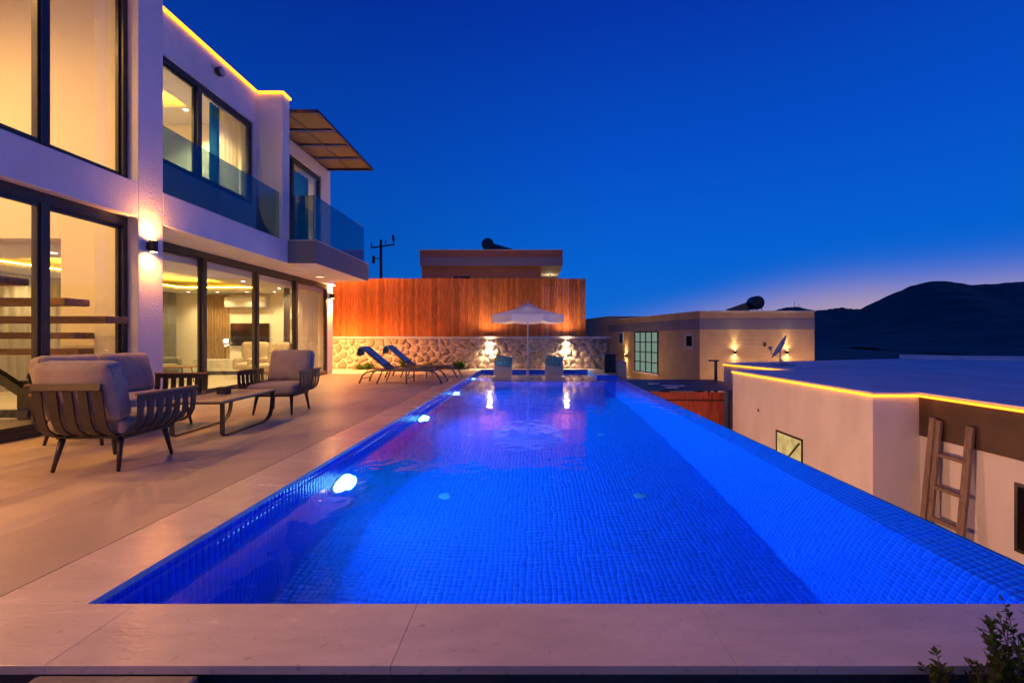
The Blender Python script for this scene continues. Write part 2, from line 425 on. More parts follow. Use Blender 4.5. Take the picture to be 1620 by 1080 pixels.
# block at the far right corner of the pool, tiled front
b = MB(); b.box(2.05, 2.72, 14.62, PY1, ZL - .5, -.034); b.build('corner_block', M_grout, pool)
o = bpy.data.objects.new('corner_tiles', np_mesh('corner_tiles', [tiles((2.06, 14.62, -.036), (1,0,0), (0,0,-1), (0,-1,0), 13, 4)], M_tile)); COL.objects.link(o); o.parent = pool; tag(o, kind='stuff')
# lip of the overflow edge
# coping slabs
def coping(x0, x1, y0, y1):
    MB().box(x0 + .0007, x1 - .0007, y0 + .0007, y1 - .0007, -.032, 0).build('coping_slab', M_coping, pool, bevel=.002)
y = PY0
CO = -2.37
while y < PY1 - .05:
    y2 = min(y + .94, PY1); coping(CO, PX0 + .02, y, y2); y = y2
x = -6.6
while x < 4.5:
    coping(x, x + 1.22, 1.60, PY0); x += 1.22
x = CO
while x < 2.05:
    x2 = min(x + .94, 2.05); coping(x, x2, PY1 - .02, 17.32); x = x2
coping(2.05, 2.40, 14.60, 15.9); coping(2.05, 2.40, 15.9, 17.32)
MB().box(2.40, 2.74, 14.60, 17.32, -.033, -.004).build('planter_top', M_taupe, pool)
# water
def water_material():
    m = bpy.data.materials.new('pool_water'); m.use_nodes = True; t = m.node_tree; b = t.nodes['Principled BSDF']
    b.inputs['Base Color'].default_value = (.80, .93, 1, 1); b.inputs['Roughness'].default_value = 0.0
    b.inputs['Specular Tint'].default_value = (.3, .55, 1, 1); b.inputs['IOR'].default_value = 1.333; b.inputs['Transmission Weight'].default_value = 1.0
    co = N(t, 'ShaderNodeTexCoord'); mp = N(t, 'ShaderNodeMapping'); L(t, co.outputs['Object'], mp.inputs[0]); mp.inputs['Scale'].default_value = (1, .8, 1)
    n1 = N(t, 'ShaderNodeTexNoise'); L(t, mp.outputs[0], n1.inputs['Vector']); n1.inputs['Scale'].default_value = 2.6; n1.inputs['Detail'].default_value = 2
    n2 = N(t, 'ShaderNodeTexNoise'); L(t, mp.outputs[0], n2.inputs['Vector']); n2.inputs['Scale'].default_value = 9; n2.inputs['Detail'].default_value = 1
    s_ = math_n(t, 'MULTIPLY_ADD', n2.outputs[0], .12, n1.outputs[0])
    bp = N(t, 'ShaderNodeBump'); L(t, s_, bp.inputs['Height']); bp.inputs['Strength'].default_value = .085; bp.inputs['Distance'].default_value = .1
    L(t, bp.outputs[0], b.inputs['Normal'])
    return m
M_water = water_material()
w = MB(); w.add([(PX0 + .001, PY0 + .001, ZW), (PXW + .006, PY0 + .001, ZW), (PXW + .006, 14.615, ZW), (PX0 + .001, 14.615, ZW),
                 (2.045, 14.615, ZW), (2.045, PY1 - .001, ZW), (PX0 + .001, PY1 - .001, ZW)], [(0, 1, 2, 4, 3), (3, 4, 5, 6)])
tag(w.build('water', M_water), kind='structure')
MB().box(PXW, PXW + .05, PY0 - .3, 14.6, -3.24, ZW - .015).build('overflow_face', mat('wet_blue_wall', (.02, .06, .3), .15), pool)
mv = bpy.data.materials.new('water_body'); mv.use_nodes = True; tv = mv.node_tree; tv.nodes.clear()
pv = N(tv, 'ShaderNodeVolumePrincipled'); pv.inputs['Color'].default_value = (.10, .55, 1, 1); pv.inputs['Density'].default_value = .075; pv.inputs['Anisotropy'].default_value = .55
ov = N(tv, 'ShaderNodeOutputMaterial'); L(tv, pv.outputs[0], ov.inputs['Volume'])
tag(MB().box(PX0 - .02, PX1 + .2, PY0 - .02, PYL, ZF - .02, ZW - .006).build('water_body', mv), kind='stuff')
# underwater lamps
M_plens = emit('pool_lamp_lens', (.16, .62, 1), 45)
M_steel = mat('brushed_steel', (.5, .5, .5), .3, .05, 20, metal=1)
for k, (yy, lab) in enumerate(zip((4.6, 7.9, 11.2, 14.45), ('round underwater lamp nearest the camera in the pool\'s left wall', 'second nearest underwater lamp in the pool\'s left wall',
            'third nearest underwater lamp in the pool\'s left wall', 'farthest small underwater lamp by the pool loungers'))):
    z = -.74 if k < 3 else -.27
    s = 1 if k < 3 else .45
    t = thing('pool_lamp', lab, 'pool lamp', (PX0 + .004, yy, z), 0, 'underwater lamps in the left pool wall')
    MB().lathe([(.215 * s, 0), (.215 * s, .018), (.19 * s, .024), (.19 * s, .012)], axis='x', n=24).build('rim', M_steel, t)
    MB().lathe([(.185 * s, .0), (.18 * s, .045), (.14 * s, .08), (.05 * s, .095)], axis='x', n=24).build('lens', M_plens, t)
    light('bulb', 'AREA', (.105, 0, 0), (240 if k < 3 else 20), (.006, .38, 1.0), t, (0, R(-97), 0), size=.26 * s).data.spread = R(165)
for i, (xx, yy, wd) in enumerate(((-1.0, 5.15, 'nearer pair, left'), (1.2, 5.15, 'nearer pair, right'), (-1.05, 7.6, 'farther pair, left'), (1.15, 7.6, 'farther pair, right'))):
    o = MB().lathe([(.06, 0), (.06, .012), (.04, .018), (.01, .02)], n=20).build('floor_inlet', mat('inlet_plastic', (.22, .42, .55), .4), None, loc=(xx, yy, ZF + .003))
    tag(o, 'small pale round inlet on the pool floor, ' + wd, 'inlet', 'inlets on the pool floor')

# ================================================================== TERRACE DECK
deck = tag(bpy.data.objects.new('terrace', None), kind='structure'); COL.objects.link(deck)
MB().box(-6.6, CO - .002, 1.6, 17.35, -.4, -.024).build('deck_bed', mat('joint_grout', (.12, .105, .095), .9), deck)
MB().box(-11.7, -6.6, 15.02, 17.35, -.4, -.0).build('side_path', M_deck, deck)
TX, TY = .705, 1.2
tm = MB().box(-TX/2 + .0015, TX/2 - .0015, -TY/2 + .0015, TY/2 - .0015, -.023, 0).mesh('deck_tile'); tm.materials.append(M_deck)
tm2 = MB().box(-TX/2 + .0015, TX/2 - .0015, -TY/4 + .0015, TY/4 - .0015, -.023, 0).mesh('deck_tile_half'); tm2.materials.append(M_deck)
for i in range(6):
    x = CO - .004 - TX * (i + .5)
    yy = PY0 + .004
    first = True
    while yy < 17.3:
        last = yy + TY > 17.35
        if i % 2 == 1 and first:
            inst(tm2, 'paving_tile', deck, (x, yy + TY/4, 0)); yy += TY/2
        else:
            if last:
                inst(tm2, 'paving_tile', deck, (x, yy + TY/4, 0)); yy += TY/2; break
            inst(tm, 'paving_tile', deck, (x, yy + TY/2, 0)); yy += TY
        first = False
# strip below the near coping: soil and two slabs
M_soil = mat('dark_soil', (.035, .026, .018), .95, .4, 8, .8, 30)
tag(MB().box(-7, 5, -1.5, 1.66, -.5, -.14).build('planting_bed', M_soil), kind='structure')
MB().box(-7, 5, 1.66, PY0 - .3, -.5, -.033).build('front_beam', mat('coping_mortar', (.10, .085, .07), .9), deck)

# ================================================================== VILLA
villa = thing('villa', 'white two-storey villa with large lit windows and glass balconies beside the pool', 'house', (-5.66, 6.75, 0))
VO = Vector((-5.66, 6.75, 0))
def vpart(name, m, *boxes, bevel=0, parent=None):
    b = MB()
    for q in boxes: b.box(q[0] - VO.x, q[1] - VO.x, q[2] - VO.y, q[3] - VO.y, q[4], q[5])
    return b.build(name, m, parent or villa, bevel=bevel)
XF, XD, XW, X2 = -5.66, -6.64, -6.26, -6.5
vpart('pillar', M_white, (-6.3, XF, 6.53, 6.97, 0, 7.0), bevel=.012)
vpart('pillar', M_white, (-6.0, XF, 1.20, 1.64, 0, 2.879), bevel=.012)
vpart('facade_band', M_white, (-6.0, XF + .002, -3, 6.529, 2.88, 3.38), bevel=.008)
vpart('facade_band', M_white, (-6.0, XF + .002, -3, 6.529, 6.62, 7.0))
vpart('end_wall', M_white, (-11.2, XF, -3.3, -3, 0, 7.0))
vpart('back_wall', M_inwall, (-11.2, -11, -3, 6.75, 0, 7.0))
vpart('hall_wall', M_inwall, (-7.0, -6.3, 6.75, 6.96, 0, 6.6), (-11, -7.0, 6.75, 6.96, 2.63, 6.6))
vpart('roof', M_white, (-11.2, -6.0, -3, 6.97, 6.61, 6.95))
vpart('hall_floor', M_infloor, (-11, -5.93, -3, 6.97, -.3, .012))
vpart('living_floor', M_infloor, (-11.5, -6.6, 6.97, 14.6, -.3, .010))
vpart('living_back_wall', M_inwall, (-11.7, -11.5, 6.97, 15.0, 0, 2.88))
vpart('living_end_wall', M_inwall, (-11.5, -6.72, 14.6, 14.8, 0, 2.88))
vpart('corner_pier', M_white, (-11.7, -6.6, 14.8, 15.0, 0, 2.88), (-6.72, -6.6, 14.6, 14.8, 0, 2.88))
vpart('floor_slab', M_white, (-11.7, XF, 6.971, 10.53, 2.881, 3.38), (-11.7, -5.02, 10.53, 13.83, 2.881, 3.379), (-11.7, X2, 13.83, 15.0, 2.881, 3.38), bevel=.006)
vpart('balcony_fascia', M_taupe, (-5.659, -5.0, 10.505, 10.53, 2.88, 3.40), (-5.02, -5.0, 10.531, 13.85, 2.88, 3.40), (-6.49, -5.021, 13.83, 13.85, 2.88, 3.40))
vpart('balcony_trim', mat('pale_metal', (.6, .58, .56), .4), (-5.66, -4.99, 10.495, 10.54, 3.401, 3.42), (-5.04, -4.99, 10.541, 13.86, 3.401, 3.42))
# upper floor walls
vpart('parapet_wall', M_white, (-6.5, XW, 6.97, 10.289, 3.381, 4.12))
vpart('upper_wall', M_white, (-6.5, XW, 6.97, 10.289, 5.97, 6.70), bevel=.006)
vpart('side_fin', M_white, (-6.6, XF, 10.29, 10.585, 3.381, 6.68), bevel=.008)
vpart('upper_wall', M_white, (-6.75, X2, 10.586, 14.6, 6.1, 6.47), (-6.75, X2, 13.97, 14.6, 3.381, 6.1))
vpart('upper_end_wall', M_white, (-10.6, -6.75, 14.4, 14.6, 3.381, 6.46))
vpart('upper_room_wall', M_inwall, (-10.6, -10.4, 6.98, 14.4, 3.381, 6.45), (-10.4, -6.6, 10.35, 10.55, 3.381, 6.3), (-10.4, -6.3, 6.972, 7.0, 3.39, 6.4))
vpart('upper_ceiling', M_ceil, (-10.4, -6.51, 7.0, 10.35, 6.3, 6.44), (-10.4, -6.76, 10.56, 14.4, 6.3, 6.44))
vpart('upper_floor', M_infloor, (-10.4, -6.51, 7.0, 10.35, 3.382, 3.40), (-10.4, -6.52, 10.56, 14.4, 3.382, 3.40))
vpart('roof', M_white, (-10.7, -6.51, 6.98, 14.6, 6.451, 6.6))
def ring_ceiling(x0, x1, y0, y1, z, w, top):
    vpart('dropped_ceiling', M_ceil, (x0, x1, y0, y0 + w, z, z + .06), (x0, x1, y1 - w, y1, z, z + .06), (x0, x0 + w, y0 + w, y1 - w, z, z + .06), (x1 - w, x1, y0 + w, y1 - w, z, z + .06))
    e = w - .05
    vpart('cove_strip', M_cove, (x0 + w - .14, x1 - w + .14, y0 + w - .14, y0 + w - .10, z + .061, z + .10), (x0 + w - .14, x1 - w + .14, y1 - w + .10, y1 - w + .14, z + .061, z + .10),
          (x0 + w - .14, x0 + w - .10, y0 + w - .09, y1 - w + .09, z + .061, z + .10), (x1 - w + .10, x1 - w + .14, y0 + w - .09, y1 - w + .09, z + .061, z + .10))
ring_ceiling(-11.5, -6.70, 6.98, 14.6, 2.58, 1.15, 2.88)
vpart('pelmet', M_ceil, (-6.72, -6.701, 6.98, 14.6, 2.642, 2.878))
ring_ceiling(-10.4, -6.51, 7.0, 10.35, 6.02, .75, 6.3)
ring_ceiling(-10.4, -6.76, 10.56, 14.4, 6.02, .75, 6.3)
# LED line under the roof edge
def led_line(name, pts, w, parent, off=Vector((0,0,0)), m=None):
    for a, b_ in zip(pts[:-1], pts[1:]):
        MB().bar(Vector(a) - off, Vector(b_) - off, w, w).build(name, m or M_led, parent)
led_line('led_strip', [(XW + .022, 6.98, 6.715), (XW + .022, 10.265, 6.715)], .045, villa, VO)
led_line('led_strip', [(XW + .04, 10.268, 6.695), (XF - .01, 10.268, 6.695)], .045, villa, VO)
led_line('led_strip', [(XF + .022, 10.255, 6.695), (XF + .022, 10.585, 6.695)], .045, villa, VO)

# windows: a frame mesh with its panes and mullions as sub-parts; wall plane is X = const
def window(name, x, y0, y1, z0, z1, mull, fw=.07, top=.09, bot=.07, dep=.10, sash=True, m=M_alu):
    f = MB(); a = x - dep / 2 - VO.x; c = x + dep / 2 - VO.x
    f.box(a, c, y0 - VO.y, y1 - VO.y, z1 - top, z1); f.box(a, c, y0 - VO.y, y1 - VO.y, z0, z0 + bot)
    f.box(a, c, y0 - VO.y, y0 + fw - VO.y, z0 + bot, z1 - top); f.box(a, c, y1 - fw - VO.y, y1 - VO.y, z0 + bot, z1 - top)
    fr = f.build(name, m, villa, bevel=.004)
    ed = [y0 + fw] + list(mull) + [y1 - fw]
    for q in mull:
        k = MB(); k.box(a - .012, c + .012, q - .05 - VO.y, q + .05 - VO.y, z0 + bot + .001, z1 - top - .001); k.build('mullion', m, fr, bevel=.004)
    for i in range(len(ed) - 1):
        p0 = ed[i] + (.05 if i else 0); p1 = ed[i + 1] - (.05 if i < len(ed) - 2 else 0)
        xx = x + (.02 if i % 2 else -.02)
        g = MB(); g.box(xx - .004 - VO.x, xx + .004 - VO.x, p0 + .001 - VO.y, p1 - .001 - VO.y, z0 + bot + .001, z1 - top - .001); g.build('pane', M_glass, fr)
        if sash:
            s_ = MB(); u0, u1 = p0 - VO.y, p1 - VO.y; sa, sb = xx - .022 - VO.x, xx + .022 - VO.x
            s_.box(sa, sb, u0 + .001, u0 + .028, z0 + bot + .002, z1 - top - .002); s_.box(sa, sb, u1 - .028, u1 - .001, z0 + bot + .002, z1 - top - .002)
            s_.box(sa, sb, u0 + .028, u1 - .028, z0 + bot + .002, z0 + bot + .05); s_.box(sa, sb, u0 + .028, u1 - .028, z1 - top - .05, z1 - top - .002)
            s_.build('sash', m, fr)
    return fr
window('hall_window', -5.86, -2.99, 6.528, .0, 2.879, (-1, 1.1, 3.2, 5.42), top=.13, bot=.10)
window('hall_window', -5.86, -2.99, 6.528, 3.381, 6.619, (-1, 1.1, 3.2, 5.42))
window('sliding_door', XD, 6.975, 14.599, .002, 2.879, (9.14, 10.9, 12.7), top=.12)
window('bedroom_window', XW - .09, 7.01, 10.2, 4.121, 5.969, (8.6,))
window('bedroom_window', X2 - .09, 10.587, 13.969, 3.401, 6.099, (12.4,))
vpart('window_reveal', M_white, (-6.5, XW - .0, 10.2, 10.289, 4.121, 5.969))

# balcony railings: separate glass panels
for (y0, y1) in ((6.98, 8.32), (8.34, 9.36), (9.38, 10.28)):
    vpart('railing_panel', M_rail, (XF - .09, XF - .075, y0, y1, 3.381, 4.45), bevel=.002)
vpart('railing_panel', M_rail, (-5.63, -5.07, 10.56, 10.575, 3.42, 4.46))
for (y0, y1) in ((10.58, 12.08), (12.10, 13.6)):
    vpart('railing_panel', M_rail, (-5.06, -5.045, y0, y1, 3.42, 4.46), bevel=.002)
vpart('railing_channel', M_alu, (XF - .11, XF - .055, 6.98, 10.28, 3.381, 3.41))

# awning over the far balcony: frame beams with two columns of panels
M_awn = mat('brown_awning_panel', (.085, .066, .058), .55, .15, 5)
aw = vpart('awning', M_alu, (-6.499, -5.05, 10.70, 10.76, 6.44, 6.53), (-6.499, -5.05, 14.34, 14.40, 6.44, 6.53), (-5.11, -5.05, 10.761, 14.339, 6.46, 6.53), (-6.499, -6.45, 10.761, 14.339, 6.46, 6.53))
for (yb) in (11.62, 12.52, 13.42):
    vpart('rafter', M_alu, (-6.449, -5.111, yb, yb + .04, 6.46, 6.52), parent=aw)
for i, y0 in enumerate((10.765, 11.665, 12.565, 13.465)):
    for j, (x0, x1) in enumerate(((-6.445, -5.80), (-5.74, -5.115))):
        k = MB(); sh = .30 if j else 0
        rot = Matrix.Rotation(R(3.0), 3, 'X')
        k.obox(((x0 + x1) / 2 - VO.x, y0 + .425 - VO.y, 6.475), (x1 - x0, .83, .012), rot); k.build('panel', M_awn, aw)
vpart('rafter', M_alu, (-5.795, -5.745, 10.761, 14.339, 6.47, 6.52), parent=aw)

# wall lamps (up and down)
def updown(label, loc, face, e, group, col=WARM, s=1.0, wide=62, halo=0):
    """face: unit vector pointing away from the wall"""
    t = thing('wall_lamp', label, 'lamp', loc, math.atan2(face[1], face[0]), group)
    MB().lathe([(.048*s, -.085*s), (.052*s, -.08*s), (.052*s, .08*s), (.048*s, .085*s)], c=(.085*s, 0, 0), n=20).build('body', M_fix, t, smooth=False)
    MB().box(.0, .04*s, -.03*s, .03*s, -.05*s, .05*s).build('bracket', M_fix, t)
    for sg, nm in ((1, 'up'), (-1, 'down')):
        MB().lathe([(.038*s, sg*.0855*s), (.038*s, sg*.088*s)], c=(.085*s, 0, 0), n=16).build('lens', M_lamp, t)
        light('bulb', 'SPOT', (.085*s, 0, sg * .10*s), e, col, t, (R(180) if sg > 0 else 0, 0, 0), radius=.025*s, spot=wide, blend=.7)
        light('halo', 'SPOT', (.085*s, 0, sg * .10*s), halo or e * 2.2, col, t, (R(180) if sg > 0 else 0, 0, 0), radius=.03*s, spot=172, blend=1)
    return t
updown('cylindrical up-and-down wall lamp on the white pillar between hall and living room', (XF, 6.69, 2.50), (1, 0), 14, 'up-and-down lamps on the villa', col=(1, .33, .055), wide=66, halo=110)
updown('added unseen up-and-down wall lamp on the hall pillar nearest the camera, left of the photograph', (XF, 1.42, 2.50), (1, 0), 30, 'up-and-down lamps on the villa', halo=560)  # out of view, added to warm the near deck and coping
updown('up-and-down wall lamp round the corner on the villa\'s end wall facing the wooden fence', (-7.3, 15.0, 2.52), (0, 1), 60, 'up-and-down lamps on the villa', halo=3800)  # unseen lamp, assumed here to light the fence and deck corner orange
updown('small up-and-down wall lamp at the villa\'s far corner by the wooden fence', (-6.6, 14.80, 2.52), (1, 0), 30, 'up-and-down lamps on the villa', halo=500)
# round bulkhead fittings
for (loc, lab) in (((XW, 9.0, 6.42), 'round dark bulkhead lamp above the near upstairs window'), ((X2, 11.9, 6.30), 'round dark bulkhead lamp under the brown awning')):
    t = thing('bulkhead_lamp', lab, 'lamp', loc, 0, 'bulkhead lamps upstairs')
    MB().lathe([(.05, 0), (.05, .03), (.085, .032), (.09, .11), (.075, .115)], axis='x', n=24).build('body', M_fix, t)
    MB().lathe([(.074, .1155), (.06, .122), (.01, .126)], axis='x', n=24).build('diffuser', mat('opal_plastic', (.5, .5, .5), .4), t)
t = thing('soffit_lamp', 'round flush ceiling lamp under the taupe balcony', 'lamp', (-5.9, 12.6, 2.88))
MB().lathe([(.13, -.001), (.13, -.03), (.11, -.035)], n=24).build('rim', mat('pale_metal', (.6, .58, .56), .4), t)
MB().lathe([(.109, -.030), (.109, -.036)], n=24).build('diffuser', emit('dim_diffuser', (1, .65, .35), 2.0), t)
light('bulb', 'SPOT', (0, 0, -.05), 420, WARM, t, None, radius=.1, spot=150, blend=1)

# recessed downlights
def downlight(loc, label, group, e, spot=130, col=WARM2):
    t = thing('downlight', label, 'ceiling light', loc, 0, group)
    MB().lathe([(.065, 0), (.065, -.008), (.045, -.010), (.045, -.002)], n=20).build('rim', mat('white_plastic', (.75, .8, .8), .4), t)
    MB().lathe([(.044, -.001), (.044, -.005)], n=20).build('lens', M_down, t)
    light('bulb', 'SPOT', (0, 0, -.03), e, col, t, None, radius=.04, spot=spot, blend=.9)
LZ = 2.58
for i, (x, y) in enumerate(((-7.25, 8.2), (-7.25, 9.9), (-7.25, 11.4), (-7.25, 13.0))):
    downlight((x, y, LZ), 'recessed downlight along the glass doors, %s from the white pillar' % ('first', 'second', 'third', 'fourth')[i], 'living room downlights', 215)
for i, x in enumerate((-10.6, -9.7, -8.8, -7.95)):
    downlight((x, 14.0, LZ), 'recessed downlight above the television wall, %s from its left end' % ('first', 'second', 'third', 'fourth')[i], 'living room downlights', 110)
for i, y in enumerate((8.2, 10.2, 12.2)):
    downlight((-11.0, y, LZ), 'recessed downlight along the back of the living room, %s' % ('nearest the stairs', 'in the middle', 'nearest the television wall')[i], 'living room downlights', 110)
downlight((-8.0, 7.6, LZ), 'recessed downlight seen through the hall opening above the stairs', 'living room downlights', 40)
downlight((-7.2, 8.0, 6.02), 'recessed bedroom downlight behind the near upstairs window', 'bedroom downlights', 520)
downlight((-7.4, 9.7, 6.02), 'recessed bedroom downlight close to the side fin', 'bedroom downlights', 520)
downlight((-7.4, 12.2, 6.02), 'recessed downlight in the bedroom under the awning', 'bedroom downlights', 520)
for i, (x, y) in enumerate(((-7.6, 4.3), (-7.6, 2.0), (-7.6, -.8), (-9.6, 4.3), (-9.6, 2.0), (-9.6, -.8))):
    downlight((x, y, 6.60), 'recessed downlight in the high ceiling of the stair hall, %s' % ('front row by the pillar', 'front row, middle', 'front row, far from the pillar', 'rear row by the pillar', 'rear row, middle', 'rear row, far from the pillar')[i], 'stair hall downlights', 560, 165, (1, .50, .12))

# ------------------------------------------------------------------ inside the villa
M_wood = mat('walnut_tread', (.22, .11, .05), .45, .25, 3, .1, 30, stretch=(1, 8, 8))
stair = thing('staircase', 'open staircase with thick walnut treads and a black steel stringer behind the hall window', 'staircase', (-8, 6, 0))
so = Vector((-8, 6, 0))
for (xr, yp, d, x0) in ((22, 444, 5.55, -9.0), (122, 478, 5.85, -8.9), (184, 506, 6.15, -8.8), (136, 531, 6.42, -8.3), (140, 556, 6.60, -8.2)):
    p = px(xr, yp, d)
    MB().box(x0 - so.x, p.x - so.x, d - .15 - so.y, d + .17 - so.y, p.z - .045, p.z + .045).build('tread', M_wood, stair, bevel=.006)
b = MB(); b.bar(Vector((-7.35, 6.6, .35)) - so, Vector((-7.35, 4.2, 2.35)) - so, .06, .24, up=(1, 0, 0)); b.build('stringer', M_alu, stair)
b = MB(); b.bar(Vector((-8.2, 6.35, .1)) - so, Vector((-7.0, 6.35, .1)) - so, .1, .1); b.box(-7.3 - so.x, -6.6 - so.x, 6.44 - so.y, 6.72 - so.y, .012, .55); b.build('base_block', M_alu, stair)
b = MB(); b.box(-7.38 - so.x, -7.32 - so.x, 5.5 - so.y, 5.56 - so.y, .012, 1.6); b.build('post', M_alu, stair)

def curtain(label, p0, p1, z0, z1, m, folds, amp, group, taper=0):
    p0 = Vector(p0); p1 = Vector(p1); n = folds * 8; vs = []; fs = []
    d = (p1 - p0); nn = Vector((-d.y, d.x)).normalized(); rows = 7
    for j in range(rows):
        t = j / (rows - 1); k = 1 - taper * math.sin(min(1, (1 - t) * 1.4) * PI) * .5 if taper else 1
        for i in range(n + 1):
            u = i / n; q = p0 + d * u * k + nn * (amp * math.sin(u * folds * 2 * PI) * (.6 + .4 * (1 - t)))
            vs.append((q.x, q.y, z0 + (z1 - z0) * t))
    for j in range(rows - 1):
        for i in range(n):
            a = j * (n + 1) + i; fs.append((a, a + 1, a + n + 2, a + n + 1))
    o = MB().add(vs, fs).build('curtain', m, None, smooth=True)
    return tag(o, label, 'curtain', group)
M_sheer = cloth_mat('sheer_fabric', (.75, .72, .68), .6)
M_drape = cloth_mat('grey_drape', (.22, .23, .25), .2)
M_bdrape = cloth_mat('blue_drape', (.02, .16, .40), .35)
curtain('sheer pale curtain at the far end of the sliding doors', (-6.86, 13.0), (-6.86, 14.5), .02, 2.57, M_sheer, 9, .035, 'curtains downstairs')
curtain('grey drape gathered beside the sheer curtain by the floor lamp', (-6.98, 12.78), (-6.98, 13.05), .02, 2.57, M_drape, 3, .04, 'curtains downstairs')
curtain('grey drape on the living room\'s back wall near the pillar', (-11.35, 13.4), (-11.2, 14.3), .02, 2.57, M_drape, 4, .04, 'curtains downstairs')
curtain('pale grey curtain seen through the hall opening behind the stairs', (-11.38, 9.0), (-11.38, 11.5), .02, 2.57, M_sheer, 12, .04, 'curtains downstairs')
curtain('blue curtain in the near upstairs window', (-6.62, 9.32), (-6.62, 9.6), 3.42, 6.0, M_bdrape, 3, .035, 'curtains upstairs')
curtain('sheer white curtain in the near upstairs window', (-6.66, 9.55), (-6.66, 10.3), 3.42, 6.0, M_sheer, 6, .03, 'curtains upstairs')
curtain('blue curtain in the window under the awning', (-6.86, 12.75), (-6.86, 13.9), 3.42, 6.0, M_bdrape, 5, .035, 'curtains upstairs')
curtain('pale curtain in the window under the awning', (-6.9, 11.9), (-6.9, 12.7), 3.42, 6.0, M_sheer, 5, .03, 'curtains upstairs')
EY = 14.598
t = thing('television', 'flat black television on the end wall of the living room', 'television', (-9.05, EY, 1.27))
MB().box(-.62, .62, -.06, -.025, -.36, .36).build('housing', mat('black_plastic', (.012, .012, .012), .35), t, bevel=.006)
MB().box(-.605, .605, -.063, -.0605, -.345, .345).build('screen', mat('dark_screen', (.012, .01, .01), .12), t)
MB().box(-.2, .2, -.025, 0, -.15, .15).build('bracket', M_alu, t)
t = thing('air_conditioner', 'white split air conditioner above the television', 'air conditioner', (-9.1, EY, 2.3))
MB().sweep([(-.0, -.165), (-.19, -.14), (-.21, -.06), (-.2, .12), (-.16, .16), (0, .165)], lambda a, b_, w: (w, a, b_), 1.3, .03).build('housing', mat('white_gloss', (.78, .78, .76), .3), t)
MB().box(-.645, .645, -.19, 0, -.15, .15).build('body', mat('white_gloss', (.78, .78, .76), .3), t)
MB().box(-.6, .6, -.2, -.15, -.172, -.158).build('louver', mat('grey_plastic', (.25, .25, .25), .4), t)
t = thing('slat_panel', 'vertical wooden slat panel left of the television', 'wall panel', (-10.15, EY, .45))
MB().box(-.42, .42, -.02, 0, 0, 2.08).build('backing', mat('panel_backing', (.16, .11, .07), .7), t)
sl = MB().box(-.014, .014, -.045, -.021, 0, 2.08).mesh('slat'); sl.materials.append(mat('oak_slat', (.38, .25, .14), .55, .2, 3, rnd=.1, stretch=(8, 8, 1)))
for i in range(17): inst(sl, 'slat', t, (-.4 + .05 * i, 0, 0))
t = thing('media_console', 'long low white console under the television', 'console', (-9.1, EY - .23, .01))
MB().box(-1.5, 1.0, -.22, .22, .12, .48).build('cabinet', mat('white_gloss', (.78, .78, .76), .3), t, bevel=.006)
for i in range(4): MB().box(-1.49 + .625 * i, -.885 + .625 * i, -.236, -.221, .13, .47).build('door', mat('white_gloss', (.78, .78, .76), .3), t, bevel=.003)
MB().box(-1.4, .9, -.15, .2, 0, .12).build('plinth', M_alu, t)
t = thing('floor_lamp', 'floor lamp with a beige drum shade in front of the end wall', 'lamp', (-7.35, 14.1, .01))
MB().lathe([(.15, 0), (.15, .02), (.02, .03)], n=20).build('base', M_alu, t)
MB().tube([(0, 0, .02), (0, 0, 1.5)], .012).build('pole', M_alu, t)
MB().lathe([(.25, 1.40), (.19, 1.72)], n=28, cap=False).build('lamp_shade', cloth_mat('beige_shade', (.6, .5, .36), .4), t, smooth=True)
t = thing('light_switch', 'small dark square switch on the end wall right of the television', 'switch', (-7.55, EY, 1.17))
MB().box(-.045, .045, -.012, 0, -.045, .045).build('plate', M_alu, t); MB().box(-.03, .03, -.016, -.0121, -.03, .03).build('rocker', mat('black_plastic', (.012, .012, .012), .35), t)
M_beige = mat('beige_upholstery', (.50, .42, .32), .9, .08, 6, .2, 200)
M_gup = mat('grey_upholstery', (.20, .21, .22), .9, .08, 6, .2, 200)
def easy_chair(name, label, loc, rz, m):
    t = thing(name, label, 'armchair', loc, rz, 'living room seats')
    MB().cushion((.68, .66, .18), .06, .02, None, (0, .02, .36)).build('seat', m, t, smooth=True)
    MB().cushion((.70, .16, .72), .07, .02, Matrix.Rotation(R(10), 3, 'X'), (0, -.34, .68)).build('backrest', m, t, smooth=True)
    for s in (-1, 1): MB().cushion((.12, .66, .34), .05, .01, None, (s * .36, 0, .44)).build('armrest', m, t, smooth=True)
    for sx in (-1, 1):
        for sy in (-1, 1): MB().tube([(sx * .26, sy * .24, .28), (sx * .30, sy * .28, 0)], [.02, .012]).build('leg', M_wood, t)
    return t
easy_chair('armchair', 'beige armchair indoors seen above the outdoor chair, in front of the television', (-7.16, 12.35, .01), R(165), M_beige)
easy_chair('armchair', 'second beige armchair indoors, lower and left of the first', (-8.0, 13.0, .01), R(200), M_beige)
t = thing('sofa', 'grey sofa indoors near the back of the living room', 'sofa', (-10.6, 12.0, .01), R(-90), 'living room seats')
MB().cushion((2.2, .8, .2), .06, .02, None, (0, .05, .32)).build('seat', M_gup, t, smooth=True)
MB().cushion((2.2, .2, .5), .07, .02, None, (0, -.38, .55)).build('backrest', M_gup, t, smooth=True)
for s in (-1, 1): MB().cushion((.18, .85, .5), .06, .01, None, (s * 1.15, 0, .35)).build('armrest', M_gup, t, smooth=True)
MB().box(-1.15, 1.15, -.38, .38, 0, .22).build('base', M_gup, t)
t = thing('low_table', 'low indoor table with thin black legs beside the grey sofa', 'table', (-9.3, 12.0, .01))
MB().lathe([(.42, .38), (.43, .39), (.43, .405), (.42, .41)], n=28).build('table_top', M_wood, t)
